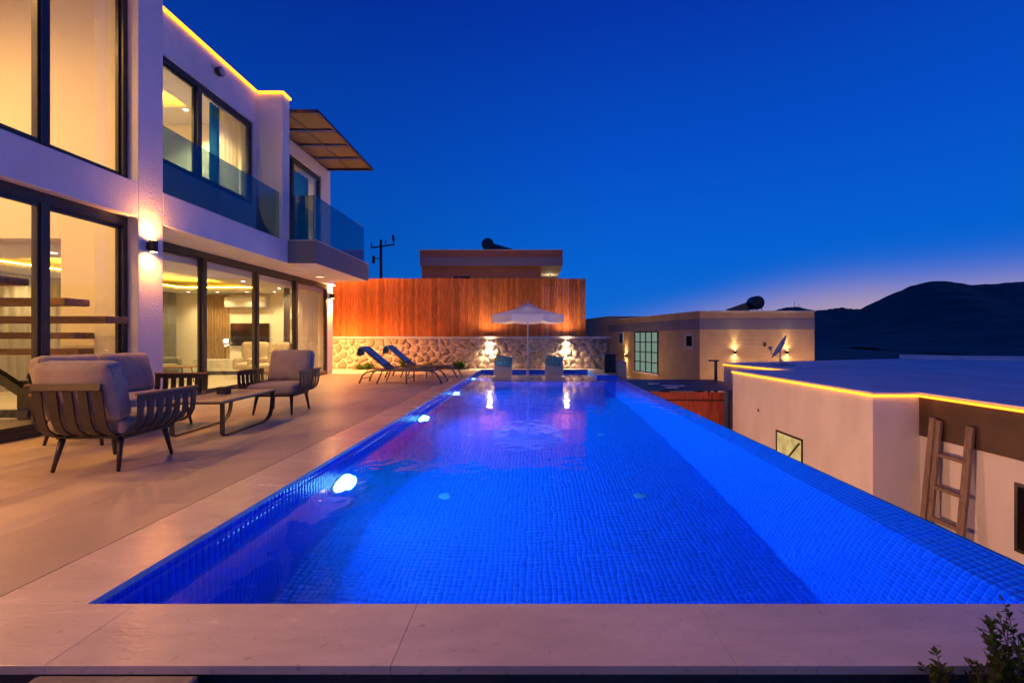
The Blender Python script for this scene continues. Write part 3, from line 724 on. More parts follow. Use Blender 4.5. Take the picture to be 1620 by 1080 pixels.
for a in range(3): MB().tube([(.3 * math.cos(a * 2.09), .3 * math.sin(a * 2.09), .38), (.36 * math.cos(a * 2.09), .36 * math.sin(a * 2.09), 0)], .012).build('leg', M_alu, t)

# ================================================================== TERRACE FURNITURE
M_frame = mat('grey_brown_aluminium', (.036, .031, .03), .45, .12, 6, metal=.2)
M_rail_wood = mat('teak_rail', (.26, .13, .065), .5, .2, 4, stretch=(8, 1, 8))
M_cush = mat('taupe_cushion', (.34, .28, .24), .95, .08, 5, .5, 14, sheen=.2)
M_pipe = mat('cushion_piping', (.22, .185, .165), .95)
def lounge_seat(name, label, cat, loc, rz, W_, D_, nb, ncush, group):
    """faces local +Y; back on -Y; body hangs between z .30 and .74"""
    t = thing(name, label, cat, loc, rz, group); hw, hd = W_ / 2, D_ / 2
    back = [(-hd - .10, .76), (-hd - .075, .56), (-hd - .055, .45), (-hd - .02, .375), (-hd + .04, .325), (-hd + .13, .304), (-hd + .28, .30)]
    n = nb; bw = W_ - .30
    for i in range(n):
        xx = -bw / 2 + bw * i / (n - 1)
        MB().sweep(back, lambda a, b_, w, xx=xx: (xx + w, a, b_), .072, .012).build('back_slat', M_frame, t)
    MB().obox((0, -hd - .102, .745), (bw + .072, .02, .06), Matrix.Rotation(R(-14), 3, 'X')).build('back_rail', M_frame, t, bevel=.004)
    na = 7
    for s in (-1, 1):
        arm = [(hw + .045, .66), (hw + .040, .50), (hw + .028, .43), (hw - .002, .37), (hw - .06, .325), (hw - .14, .305), (hw - .24, .30)]
        for i in range(na):
            yy = -hd + .10 + (D_ - .10) * i / (na - 1)
            MB().sweep(arm, lambda a, b_, w, s=s, yy=yy: (s * a, yy + w, b_), .066, .012).build('arm_slat', M_frame, t)
        MB().box(s * hw + s * .045 - .022, s * hw + s * .045 + .022, -hd + .06, hd + .04, .655, .675).build('arm_rail', M_rail_wood, t, bevel=.005)
        MB().box(s * hw + s * .040 - .008, s * hw + s * .040 + .008, -hd + .07, hd + .03, .60, .654).build('arm_board', M_frame, t)
    f = MB(); f.box(-hw + .10, hw - .10, -hd + .12, -hd + .17, .275, .297); f.box(-hw + .10, hw - .10, hd - .12, hd - .07, .275, .297)
    f.box(-hw + .10, -hw + .15, -hd + .171, hd - .121, .275, .297); f.box(hw - .15, hw - .10, -hd + .171, hd - .121, .275, .297); f.build('base_frame', M_frame, t)
    for sx in (-1, 1):
        for sy in (-1, 1):
            MB().tube([(sx * (hw - .15), sy * (hd - .13), .29), (sx * (hw - .12), sy * (hd - .07), .002)], [.026, .014], 10).build('leg', M_frame, t, smooth=True)
    MB().cushion((W_ - .10, D_ - .06, .15), .05, .018, None, (0, .03, .385)).build('seat_cushion', M_cush, t, smooth=True)
    cw = (W_ - .12) / ncush
    for i in range(ncush):
        cx = -(W_ - .12) / 2 + cw * (i + .5)
        mr = Matrix.Rotation(R(13), 3, 'X'); cc = Vector((cx, -hd + .05, .70))
        bc = MB().cushion((cw - .015, .19, .52), .07, .035, mr, cc, n=15).build('back_cushion', M_cush, t, smooth=True)
        a_, h_ = (cw - .015) / 2 + .002, .262
        for yy in (-.052, .052):
            ring_ = []
            for qx, qz, a0 in ((1, 1, 0), (-1, 1, 90), (-1, -1, 180), (1, -1, 270)):
                for da in (0, 30, 60, 90): ang = R(a0 + da); ring_.append(cc + mr @ Vector((qx * (a_ - .075) + .062 * math.cos(ang), yy, qz * (h_ - .075) + .062 * math.sin(ang))))
            MB().tube(ring_ + [ring_[0]], .0055, 6).build('piping', M_pipe, bc, smooth=True)
    return t
lounge_seat('outdoor_armchair', 'slatted outdoor armchair nearest the camera, seen from behind with taupe cushions', 'armchair', (-3.86, 4.22, 0), R(3), .78, .76, 5, 1, 'terrace lounge set')
lounge_seat('outdoor_sofa', 'slatted two-seat outdoor sofa along the hall window, facing the pool', 'sofa', (-4.93, 5.52, 0), R(-90), 1.52, .76, 9, 2, 'terrace lounge set')
lounge_seat('outdoor_armchair', 'slatted outdoor armchair beyond the coffee table, facing the camera', 'armchair', (-3.92, 7.12, 0), R(184), .80, .76, 5, 1, 'terrace lounge set')
t = thing('coffee_table', 'low outdoor coffee table with pale top and black looped metal legs', 'coffee table', (-3.95, 5.88, 0), R(4))
MB().box(-.32, .32, -.64, .64, .405, .425).build('table_top', mat('stone_top', (.40, .31, .22), .4, .15, 3), t, bevel=.004)
MB().box(-.30, .30, -.62, .62, .385, .4045).build('apron', M_frame, t)
for s in (-1, 1):
    path = [(-.58, .386)] + [(-.58, .04), (-.56, .014), (-.53, .008)] + [(.30, .008), (.42, .02), (.50, .06), (.55, .13), (.575, .22), (.59, .386)]
    MB().sweep(path, lambda a, b_, w, s=s: (s * .28 + w, a, b_), .05, .012).build('leg_loop', M_frame, t)
o = thing('ashtray', 'small dark square box on the outdoor coffee table', 'box', (-4.06, 5.98, .4265), R(4))
MB().box(-.06, .06, -.06, .06, 0, .085).build('box', M_frame, o, bevel=.004); MB().box(-.05, .05, -.05, .05, .0855, .09).build('insert', mat('black_plastic', (.012, .012, .012), .35), o)

# sun loungers
M_sling = mat('grey_sling', (.20, .165, .145), .8, .1, 30, .2, 300)
M_lfr = mat('lounger_frame', (.17, .14, .12), .4, .1, 6, metal=.3)
M_towel = mat('blue_towel', (.03, .26, .58), .95, .2, 7, .5, 160)
def sun_lounger(label, loc, rz, tl_label):
    """lies along local +X (feet towards +X), width along Y"""
    t = thing('sun_lounger', label, 'sun lounger', loc, rz, 'sun loungers on the terrace')
    zz = .33; hy = .31
    def seat_pt(): return None
    for s in (-1, 1):
        MB().tube([(-.35, s * hy, zz), (.9, s * hy, zz), (1.1, s * hy, zz - .02), (1.2, s * hy, zz - .09), (1.27, s * hy, zz - .2), (1.34, s * hy, .0)], .023, 8).build('side_rail', M_lfr, t, smooth=True)
        MB().tube([(-.35, s * hy, zz), (-.62, s * hy, zz - .05), (-.72, s * hy, zz - .13), (-.80, s * hy, 0)], .023, 8).build('leg', M_lfr, t, smooth=True)
        MB().tube([(-.20, s * hy, zz - .01), (-.34, s * (hy + .02), 0)], .019, 8).build('leg', M_lfr, t, smooth=True)
        MB().tube([(.42, s * hy, zz - .01), (.42, s * hy, 0)], .019, 8).build('leg', M_lfr, t, smooth=True)
        MB().tube([(-.08, s * (hy - .03), zz + .02), (-.75, s * (hy - .03), zz + .56), (-.80, s * (hy - .03), zz + .57)], .015, 8).build('back_rail', M_lfr, t, smooth=True)
        MB().tube([(-.45, s * (hy - .05), zz + .30), (-.62, s * (hy - .05), zz - .03)], .010, 6).build('prop', M_lfr, t)
    MB().sweep([(-.02, zz + .005), (.5, zz - .012), (.95, zz + .005), (1.12, zz - .02)], lambda a, b_, w: (a, w, b_), 2 * hy - .03, .006).build('seat_sling', M_sling, t)
    MB().sweep([(-.08, zz + .02), (-.42, zz + .285), (-.75, zz + .56), (-.80, zz + .57)], lambda a, b_, w: (a, w, b_), 2 * hy - .09, .006).build('back_sling', M_sling, t)
    MB().bar((.42, -hy, .12), (.42, hy, .12), .02).build('crossbar', M_lfr, t); MB().bar((-.75, -hy, .12), (-.75, hy, .12), .02).build('crossbar', M_lfr, t)
    # towel over the raised back
    wt = thing('towel', tl_label, 'towel', loc, rz, 'blue towels on the loungers')
    path = [(-.90, zz + .40), (-.885, zz + .53), (-.83, zz + .605), (-.77, zz + .60), (-.62, zz + .475), (-.44, zz + .325), (-.27, zz + .19), (-.22, zz + .155)]
    b_ = MB(); b_.sweep(path, lambda a, q, w: (a + .006 * math.sin(w * 25), w, q + .008 * math.sin(w * 31 + a * 9)), .46, .028); b_.build('cloth', M_towel, wt, bevel=.008)
    for e in (0, 1):
        a, q = path[-1] if e else path[0]
        MB().box(a - .012, a + .012, -.225, .225, q - .03, q).build('fringe', mat('dark_blue_trim', (.01, .06, .18), .95), wt)
    return t
sun_lounger('grey sling sun lounger with a blue towel, the nearer of the terrace pair', (-3.62, 11.9, 0), R(-3), 'blue towel over the back of the nearer sun lounger')
sun_lounger('grey sling sun lounger with a blue towel, the farther one by the stone wall', (-3.5, 13.55, 0), R(-3), 'blue towel over the back of the farther sun lounger')

# ================================================================== STONE WALL AND WOODEN FENCE
WY = 17.36
M_mortar = mat('cream_mortar', (.66, .56, .45), .95, .12, 6, .6, 60)
def stone_mat():
    m = mat('field_stone', (.40, .285, .215), .9, .2, 7, .7, 30, rnd=.28, color2=(.26, .18, .13)); return m
M_stone = stone_mat()
SWX0, SWX1, SWZ = -9.2, 2.80, 1.13
swall = thing('stone_wall', 'low rubble stone wall with cream mortar behind the pool', 'wall', (SWX0, WY, 0))
MB().box(0, SWX1 - SWX0, .035, .5, -.4, SWZ).build('mortar_core', M_mortar, swall)
x = 0
while x < SWX1 - SWX0 - .01:
    x2 = min(x + 1.05, SWX1 - SWX0); MB().box(x + .002, x2 - .002, -.015, .53, SWZ, SWZ + .09).build('cap_slab', mat('wall_cap', (.50, .45, .40), .8, .08, 3, .3, 50, rnd=.05), swall, bevel=.008); x = x2
def clip(poly, p, n):
    out = []
    for i in range(len(poly)):
        a = poly[i]; b_ = poly[(i + 1) % len(poly)]; da = (a[0]-p[0])*n[0]+(a[1]-p[1])*n[1]; db = (b_[0]-p[0])*n[0]+(b_[1]-p[1])*n[1]
        if da <= 0: out.append(a)
        if da * db < 0:
            t_ = da / (da - db); out.append((a[0]+(b_[0]-a[0])*t_, a[1]+(b_[1]-a[1])*t_))
    return out
rnd = random.Random(11)
seeds = []; Lw = SWX1 - SWX0; gx, gz = .33, .228
for r_ in range(5):
    for c_ in range(int(Lw / gx) + 1):
        seeds.append(((c_ + .5 * (r_ % 2) + rnd.uniform(-.42, .42)) * gx, (r_ + .5 + rnd.uniform(-.40, .40)) * gz))
for i, s0 in enumerate(seeds):
    poly = [(0, 0), (Lw, 0), (Lw, SWZ), (0, SWZ)]
    for j, s1 in enumerate(seeds):
        if i == j: continue
        dx, dz = s1[0]-s0[0], s1[1]-s0[1]; l = math.hypot(dx, dz)
        if l > 1.1: continue
        mid = ((s0[0]+s1[0])/2 - dx/l*rnd.uniform(.014, .032), (s0[1]+s1[1])/2 - dz/l*rnd.uniform(.014, .032)); poly = clip(poly, mid, (dx/l, dz/l))
        if len(poly) < 3: break
    if len(poly) < 3: continue
    ar = abs(sum(poly[k][0]*poly[(k+1)%len(poly)][1]-poly[(k+1)%len(poly)][0]*poly[k][1] for k in range(len(poly))))/2
    if ar < .008: continue
    poly = [(p_[0]+rnd.uniform(-.012,.012), p_[1]+rnd.uniform(-.012,.012)) for p_ in poly]
    for cf in (.13, .25):
        q = []
        for k in range(len(poly)):
            a = poly[k]; c_ = poly[(k+1)%len(poly)]; q += [(a[0]*(1-cf)+c_[0]*cf, a[1]*(1-cf)+c_[1]*cf), (a[0]*cf+c_[0]*(1-cf), a[1]*cf+c_[1]*(1-cf))]
        poly = q
    n = len(poly); cx = sum(p_[0] for p_ in poly)/n; cz = sum(p_[1] for p_ in poly)/n
    pr = rnd.uniform(.0, .03); tx, tz = rnd.uniform(-.05,.05), rnd.uniform(-.05,.05)
    vs = [(p_[0], .036, p_[1]) for p_ in poly]
    vs += [(cx+(p_[0]-cx)*.95, .012-pr*.6, cz+(p_[1]-cz)*.95) for p_ in poly]
    vs += [(cx+(p_[0]-cx)*.72, -.004-pr+tx*(p_[0]-cx)+tz*(p_[1]-cz)+rnd.uniform(-.004,.004), cz+(p_[1]-cz)*.72) for p_ in poly]
    vs.append((cx, -.008-pr, cz)); fs = []
    for k in range(n):
        k2 = (k+1)%n; fs += [(k, k2, n+k2, n+k), (n+k, n+k2, 2*n+k2, 2*n+k), (2*n+k, 2*n+k2, 3*n)]
    o = MB().add(vs, [tuple(f) for f in fs]).build('stone', M_stone, swall, smooth=True)
# wooden fence standing on the wall
M_fence = mat('stained_fence', (.60, .19, .045), .85, .25, 6, .25, 40, rnd=.30, spec=.15, stretch=(6, 6, .5), color2=(.36, .095, .02))
fence = thing('wooden_fence', 'tall orange stained wooden plank fence on top of the stone wall', 'fence', (SWX0, WY + .2, SWZ + .09))
pw = .108; nP = int((2.12 - SWX0) / pw); ftop = 3.46 - SWZ - .09
pm = []
for k in range(4):
    w2 = pw / 2 - .002
    poly = [(-w2, 0), (w2, 0), (w2, ftop - .03), (w2 * .45, ftop), (-w2 * .45, ftop), (-w2, ftop - .03)]
    b_ = MB(); n = 6
    vs = [(x, -.011, z) for x, z in poly] + [(x, .011, z) for x, z in poly]
    fs = [tuple(range(6)), tuple(reversed(range(6, 12)))] + [(i, i + 6, (i + 1) % 6 + 6, (i + 1) % 6) for i in range(6)]
    me = MB().add(vs, fs).mesh('plank'); me.materials.append(M_fence); pm.append(me)
for i in range(nP):
    inst(pm[i % 4], 'plank', fence, (pw * (i + .5), rnd.uniform(-.004, .004), .005), (0, rnd.uniform(-.002, .002), 0), (1, 1, 1 + rnd.uniform(-.006, .006)))
for z in (.25, 1.1, 1.95): MB().box(0, nP * pw, .013, .055, z, z + .07).build('rail', M_fence, fence)
for i in range(7): MB().box(.1 + i * 1.8, .17 + i * 1.8, .056, .12, 0, ftop - .1).build('post', M_fence, fence)

# lamps on the stone wall
for (x, lab) in ((-1.63, 'white half-dome wall lamp on the stone wall behind the left pool lounger'), (1.27, 'white half-dome wall lamp on the stone wall behind the right pool lounger')):
    t = thing('dome_lamp', lab, 'lamp', (x, WY - .03, .90), 0, 'half-dome lamps on the stone wall')
    vs = []; fs = []; n = 12; rows = 5
    for j in range(rows):
        a = j / (rows - 1) * PI / 2
        for i in range(n + 1):
            p = PI * i / n; vs.append((.17 * math.cos(p) * math.cos(a), -.15 * math.sin(p) * math.cos(a), .11 * math.sin(a)))
    for j in range(rows - 1):
        for i in range(n): k = j * (n + 1) + i; fs.append((k, k + 1, k + n + 2, k + n + 1))
    MB().add(vs, fs).build('shade', cloth_mat('opal_shade', (.85, .82, .75), .5), t, smooth=True)
    MB().box(-.05, .05, -.01, .03, -.03, .06).build('bracket', mat('white_gloss', (.78, .78, .76), .3), t)
    MB().lathe([(.02, -.03), (.055, -.015), (.06, .02), (.03, .06)], c=(0, -.07, 0), n=14).build('globe', emit('globe_light', (1, .82, .5), 60), t, smooth=True)
    light('halo', 'SPOT', (0, -.12, .15), 200, (1, .62, .32), t, (R(180 + 25), 0, 0), radius=.08, spot=172, blend=1)
    light('bulb', 'SPOT', (0, -.08, -.05), 190, (1, .78, .46), t, (R(-14), 0, 0), radius=.05, spot=168, blend=1)

# ---------------------------------------------------------------- parasol and pool loungers
M_canvas = cloth_mat('white_canvas', (.90, .86, .86), .45)
PY = 14.95; PXp = -.165
t = thing('parasol', 'white octagonal parasol with a scalloped valance standing in the pool', 'parasol', (PXp, PY, ZL))
def ring(r, z, n=8, off=PI / 8, c=(0, 0)): return [(c[0] + r * math.cos(off + 2 * PI * k / n), c[1] + r * math.sin(off + 2 * PI * k / n), z) for k in range(n)]
zc = -ZL
for k in range(8):
    a0 = PI / 8 + 2 * PI * k / 8; a1 = PI / 8 + 2 * PI * (k + 1) / 8; vs = []; fs = []; R_, C_ = 5, 6
    for j in range(R_):
        u = j / (R_ - 1); r0 = .16 + (1.24 - .16) * u; z = 2.20 - .29 * u - .035 * math.sin(u * PI)
        for i in range(C_ + 1):
            v_ = i / C_; p0 = Vector((math.cos(a0) * r0, math.sin(a0) * r0)); p1 = Vector((math.cos(a1) * r0, math.sin(a1) * r0)); p_ = p0.lerp(p1, v_)
            vs.append((p_.x, p_.y, z + zc - .03 * u * math.sin(v_ * PI)))
    for j in range(R_ - 1):
        for i in range(C_): q = j * (C_ + 1) + i; fs.append((q, q + 1, q + C_ + 2, q + C_ + 1))
    pn = MB().add(vs, fs).build('canopy_panel', M_canvas, t, smooth=True)
    vv = []; ff = []
    for i in range(C_ + 1):
        v_ = i / C_; p0 = Vector((math.cos(a0), math.sin(a0))) * 1.24; p1 = Vector((math.cos(a1), math.sin(a1))) * 1.24; p_ = p0.lerp(p1, v_)
        zt = 1.91 + zc - .03 * math.sin(v_ * PI); vv += [(p_.x, p_.y, zt), (p_.x * 1.005, p_.y * 1.005, zt - .225 - .012 * math.sin(v_ * PI))]
    for i in range(C_): q = 2 * i; ff.append((q, q + 1, q + 3, q + 2))
    MB().add(vv, ff).build('valance', M_canvas, pn, smooth=True)
    MB().bar((math.cos(a0) * .05, math.sin(a0) * .05, 2.19 + zc), (math.cos(a0) * 1.22, math.sin(a0) * 1.22, 1.885 + zc), .018).build('rib', mat('pale_metal', (.6, .58, .56), .4), t)
MB().lathe([(.36, 2.165 + zc), (.2, 2.235 + zc), (.05, 2.29 + zc), (.02, 2.30 + zc)], n=8, cap=False).build('vent_cap', M_canvas, t)
MB().lathe([(.02, 2.29 + zc), (.035, 2.33 + zc), (.02, 2.37 + zc)], n=10).build('finial', mat('pale_metal', (.6, .58, .56), .4), t)
MB().tube([(0, 0, .1), (0, 0, 2.28 + zc)], .024, 12).build('pole', mat('pale_metal', (.6, .58, .56), .4), t, smooth=True)
MB().box(-.30, .30, -.30, .30, .003, .30).build('base', mat('grey_concrete', (.30, .30, .30), .8, .1, 5, .3, 40), t, bevel=.02)
MB().lathe([(.04, .30), (.04, .5), (.03, .52)], n=14).build('sleeve', mat('pale_metal', (.6, .58, .56), .4), t)

M_poly = mat('cream_resin', (.50, .43, .33), .6, .06, 4)
def pillow_mat():
    m = bpy.data.materials.new('leaf_print_cushion'); m.use_nodes = True; t = m.node_tree; b = t.nodes['Principled BSDF']; b.inputs['Roughness'].default_value = .9
    co = N(t, 'ShaderNodeTexCoord'); wv = N(t, 'ShaderNodeTexWave'); L(t, co.outputs['Object'], wv.inputs['Vector']); wv.inputs['Scale'].default_value = 5; wv.inputs['Distortion'].default_value = 9; wv.inputs['Detail'].default_value = 3
    rp = N(t, 'ShaderNodeValToRGB'); L(t, wv.outputs[0], rp.inputs[0])
    for e, (p, c) in zip(rp.color_ramp.elements, ((.25, (.03, .16, .15)), (.65, (.20, .40, .33)))): e.position = p; e.color = (*c, 1)
    L(t, rp.outputs[0], b.inputs['Base Color']); return m
M_pillow = pillow_mat()
for (x, lab, lab2) in ((-.98, 'cream moulded lounger in the pool left of the parasol', 'teal leaf-print cushion on the left pool lounger'), (.70, 'cream moulded lounger in the pool right of the parasol', 'teal leaf-print cushion on the right pool lounger')):
    t = thing('pool_lounger', lab, 'lounger', (x, 14.75, ZL + .004), 0, 'loungers standing in the pool')
    prof = [(-.95, .20), (-.6, .30), (-.25, .32), (.0, .31), (.16, .40), (.36, .66), (.52, .85), (.58, .88)]
    MB().sweep(prof, lambda a, b_, w: (w, a, b_), .60, .07).build('shell', M_poly, t, bevel=.02)
    for yy, hh in ((-.7, .23), (.0, .29)): MB().box(-.27, .27, yy - .06, yy + .06, 0, hh).build('foot', M_poly, t, bevel=.01)
    MB().bar((-.2, .42, .70), (-.2, .56, .0), .06).build('prop', M_poly, t); MB().bar((.2, .42, .70), (.2, .56, .0), .06).build('prop', M_poly, t)
    p = thing('cushion', lab2, 'cushion', (x, 14.75, ZL + .004), 0, 'cushions on the pool loungers')
    mm = Matrix.Rotation(R(-40), 3, 'X') @ Matrix.Rotation(R(14), 3, 'Y')
    MB().cushion((.56, .36, .12), .05, .05, Matrix.Rotation(R(52), 3, 'X') @ Matrix.Rotation(R(-12), 3, 'Z'), (.0, .36, .80)).build('cover', M_pillow, p, smooth=True)
    MB().tube([Vector((.0, .36, .80)) + Matrix.Rotation(R(52), 3, 'X') @ Matrix.Rotation(R(-12), 3, 'Z') @ Vector(q) for q in ((-.27,-.17,0),(.27,-.17,0),(.27,.17,0),(-.27,.17,0),(-.27,-.17,0))], .008, 5).build('piping', mat('dark_teal', (.02, .09, .09), .9), p)

# glass screen and dark counter at the pool's far right corner
t = thing('glass_screen', 'clear glass screen with a pale top rail before the stone wall\'s right end', 'glass screen', (2.14, 16.2, 0))
MB().box(.0, .62, 0, .012, .03, 1.16).build('pane', M_clear, t); MB().box(-.01, .63, -.012, .024, 1.161, 1.20).build('top_rail', mat('pale_metal', (.6, .58, .56), .4), t)
for x in (0.05, .55): MB().box(x, x + .03, -.02, .03, 0, .14).build('clamp', M_steel, t)
t = thing('counter', 'dark panelled counter with grey sides at the pool\'s far right corner', 'counter', (2.75, 14.9, 0))
MB().box(-.36, .02, .3, .72, -.004, .60).build('dark_panel', mat('dark_gloss_panel', (.012, .018, .045), .15), t, bevel=.01)
MB().box(.02, .30, -.1, .75, -3.2, .38).build('side_wall', mat('grey_render', (.25, .24, .25), .85, .1, 3), t)
MB().box(-.38, .04, .28, .74, .601, .63).build('counter_top', M_alu, t)

# ================================================================== PLANTS
def leaf_mat(name, c): return mat(name, c, .6, .3, 30, rnd=0)
M_leafg = cloth_mat('bush_leaf', (.06, .13, .025), .3)
M_leafd = cloth_mat('herb_leaf', (.10, .14, .03), .35)
M_stem = mat('twig', (.10, .07, .04), .9)
def bush(name, label, loc, rx, rz_, n, leaf, seed, m, group):
    q = random.Random(seed); t = thing(name, label, 'plant', loc, 0, group)
    st = MB(); lf = MB()
    for k in range(max(7, n // 60)):
        a = q.uniform(0, 2 * PI); r = rx * math.sqrt(q.random()) ; e = Vector((r * math.cos(a), r * math.sin(a), rz_ * q.uniform(.55, 1.0) * math.sqrt(max(.15, 1 - (r / rx) ** 2))))
        p0 = Vector((r * .25 * math.cos(a), r * .25 * math.sin(a), 0)); mid = p0.lerp(e, .5) + Vector((0, 0, .05 * rz_))
        st.tube([p0, mid, e], [.006, .004, .002], 5)
        for i in range(n // max(7, n // 60)):
            u = q.uniform(.15, 1.05); p_ = (p0.lerp(mid, u * 2) if u < .5 else mid.lerp(e, u * 2 - 1)) + Vector((q.gauss(0, 1), q.gauss(0, 1), q.gauss(0, .8))) * rx * .13
            d1 = Vector((q.gauss(0, 1), q.gauss(0, 1), q.gauss(.4, .7))).normalized(); d2 = d1.cross(Vector((q.gauss(0,1), q.gauss(0,1), q.gauss(0,1)))).normalized(); l = leaf * q.uniform(.6, 1.3)
            lf.add([p_, p_ + d1 * l * .5 + d2 * l * .28, p_ + d1 * l, p_ + d1 * l * .5 - d2 * l * .28], [(0, 1, 2, 3)])
    st.build('stems', M_stem, t); o = lf.build('foliage', m, t); tag(o, kind='stuff'); return t
bush('shrub', 'low green shrub at the villa\'s far corner under the fence', (-6.35, 17.0, 0), .42, .38, 700, .075, 1, M_leafg, 'shrubs along the stone wall')
bush('shrub', 'thin upright shrub behind the backrests of the sun loungers', (-4.85, 17.05, 0), .22, .50, 420, .07, 2, M_leafg, 'shrubs along the stone wall')
bush('shrub', 'bright green rounded shrub at the pool\'s far left corner', (-2.75, 16.7, 0), .30, .36, 800, .07, 3, M_leafg, 'shrubs along the stone wall')
bush('shrub', 'small shrub behind the middle of the farther sun lounger', (-3.95, 17.05, 0), .30, .30, 400, .07, 4, M_leafg, 'shrubs along the stone wall')
tag(MB().prism([(-6.6,16.6),(-5.9,16.72),(-5.0,16.68),(-4.2,16.78),(-3.4,16.74),(-2.5,16.85),(-2.5,17.34),(-6.6,17.34)], -.01, .015).build('soil_strip', M_soil), kind='structure')

def herb(label, loc, hgt, nst, seed, spread, lean):
    q = random.Random(seed); t = thing('garden_herb', label, 'plant', loc, 0, 'plants in the front bed'); st = MB(); lf = MB()
    for k in range(nst):
        a = q.uniform(0, 2 * PI); hh = hgt * q.uniform(.55, 1.0); tip = Vector((spread * math.cos(a) * q.uniform(.3, 1) + lean[0], spread * math.sin(a) * q.uniform(.2, .8) + lean[1], hh))
        p0 = Vector((q.uniform(-.03, .03), q.uniform(-.03, .03), -.02)); mid = p0.lerp(tip, .5) + Vector((q.uniform(-.02, .02), q.uniform(-.02, .02), .03)); pts = []
        for i in range(9):
            u = i / 8; pts.append(p0.lerp(mid, u).lerp(mid.lerp(tip, u), u))
        st.tube(pts, [.0035 - .0025 * i / 8 for i in range(9)], 5)
        for i in range(34):
            u = q.uniform(.25, 1.02); c_ = p0.lerp(mid, u).lerp(mid.lerp(tip, u), u); ax = (tip - p0).normalized(); sd = Vector((q.gauss(0,1), q.gauss(0,1), q.gauss(0,1))); sd = (sd - ax * sd.dot(ax)).normalized()
            d1 = (sd + ax * q.uniform(.3, 1.1)).normalized(); d2 = d1.cross(ax).normalized(); l = q.uniform(.016, .034)
            lf.add([c_, c_ + d1 * l * .55 + d2 * l * .26, c_ + d1 * l, c_ + d1 * l * .55 - d2 * l * .26], [(0, 1, 2, 3)])
    st.build('stems', M_stem, t); o = lf.build('foliage', M_leafd, t); tag(o, kind='stuff')
herb('leafy herb with upright sprigs in the bottom right corner of the front bed', (1.62, 1.52, -.14), .36, 24, 21, .13, (.0, .03))
herb('smaller sprawling herb left of the corner plant in the front bed', (1.42, 1.50, -.14), .25, 16, 22, .13, (.02, .03))
herb('tiny green weed in the front bed below the pool coping', (-1.10, 1.50, -.14), .075, 8, 23, .05, (0, 0))
herb('low sprig on the soil right of the middle of the front bed', (1.22, 1.50, -.14), .13, 6, 24, .05, (0, 0))
for (x0, x1, lab) in ((-1.74, -1.17, 'stone slab below the pool coping, bottom left'),):
    tag(MB().box(x0, x1, .9, 1.60, -.20, -.03).build('stepping_slab', mat('slab_stone', (.30, .25, .21), .8, .15, 4, .4, 40), None, bevel=.012), lab, 'slab')

# ================================================================== NEIGHBOURING HOUSES
# white house below on the right, seen from above its roof
WZ = .10
M_wroof = mat('pale_roof', (.80, .78, .74), .75, .10, .6, .15, 30)
wh = thing('white_house', 'white flat-roofed house below the pool with a yellow light line along its roof', 'house', (7.4, 8.7, -3.3))
wo_ = Vector((7.4, 8.7, -3.3))
plan = [(7.4, -1), (24, -1), (24, 20.2), (18.4, 23), (7.97, 19), (8.6, 14.8), (6.5, 14.8), (6.5, 8.7), (7.4, 8.7)]
MB().prism([(x - wo_.x, y - wo_.y) for x, y in plan], 0, WZ + 3.3 - .02).build('wall', M_white, wh)
def inset(poly, d):
    out = []; n = len(poly)
    for i in range(n):
        a = Vector(poly[i - 1]); b_ = Vector(poly[i]); c_ = Vector(poly[(i + 1) % n])
        n1 = Vector((-(b_ - a).y, (b_ - a).x)).normalized(); n2 = Vector((-(c_ - b_).y, (c_ - b_).x)).normalized(); bi = (n1 + n2); bi /= max(.3, bi.dot(n1)); out.append(tuple(b_ + bi * d))
    return out
outer = inset(plan, -.03)
MB().prism([(x - wo_.x, y - wo_.y) for x, y in outer], WZ + 3.3 - .019, WZ + 3.3 + .02).build('roof', M_wroof, wh)
for (a, b_) in (((18.4, 22.8), (24, 20.0)),):
    MB().bar(Vector((*a, WZ + .12)) - wo_, Vector((*b_, WZ + .12)) - wo_, .2, .22).build('parapet', M_white, wh)
zl = WZ - .045
ledp = [(7.97 - .035, 19, zl), (8.6 - .035, 14.8 + .03, zl)]
led_line('led_strip', ledp, .035, wh, wo_)
led_line('led_strip', [(6.475, 14.8, zl), (6.475, 8.675, zl)], .035, wh, wo_)
led_line('led_strip', [(6.50, 8.672, zl), (7.36, 8.672, zl)], .035, wh, wo_)
led_line('led_strip', [(7.352, 8.65, zl), (7.352, -1, zl)], .035, wh, wo_)
MB().box(7.375 - wo_.x, 7.399 - wo_.x, -1 - wo_.y, 8.69 - wo_.y, -.70 + 3.3, WZ - .022 + 3.3).build('brown_cladding', mat('brown_cladding', (.085, .05, .03), .6, .25, 1.5, .1, 30), wh)
def lit_pane():
    m = emit('lit_window', (1, .66, .22), .7); t = m.node_tree; e = [n for n in t.nodes if n.type == 'EMISSION'][0]
    co = N(t, 'ShaderNodeTexCoord'); nz = N(t, 'ShaderNodeTexNoise'); L(t, co.outputs['Object'], nz.inputs['Vector']); nz.inputs['Scale'].default_value = 2.2
    rp = N(t, 'ShaderNodeValToRGB'); L(t, nz.outputs[0], rp.inputs[0]); rp.color_ramp.elements[0].position = .35; rp.color_ramp.elements[0].color = (.62, .36, .10, 1); rp.color_ramp.elements[1].position = .62; rp.color_ramp.elements[1].color = (1, .74, .30, 1)
    L(t, rp.outputs[0], e.inputs[0]); return m
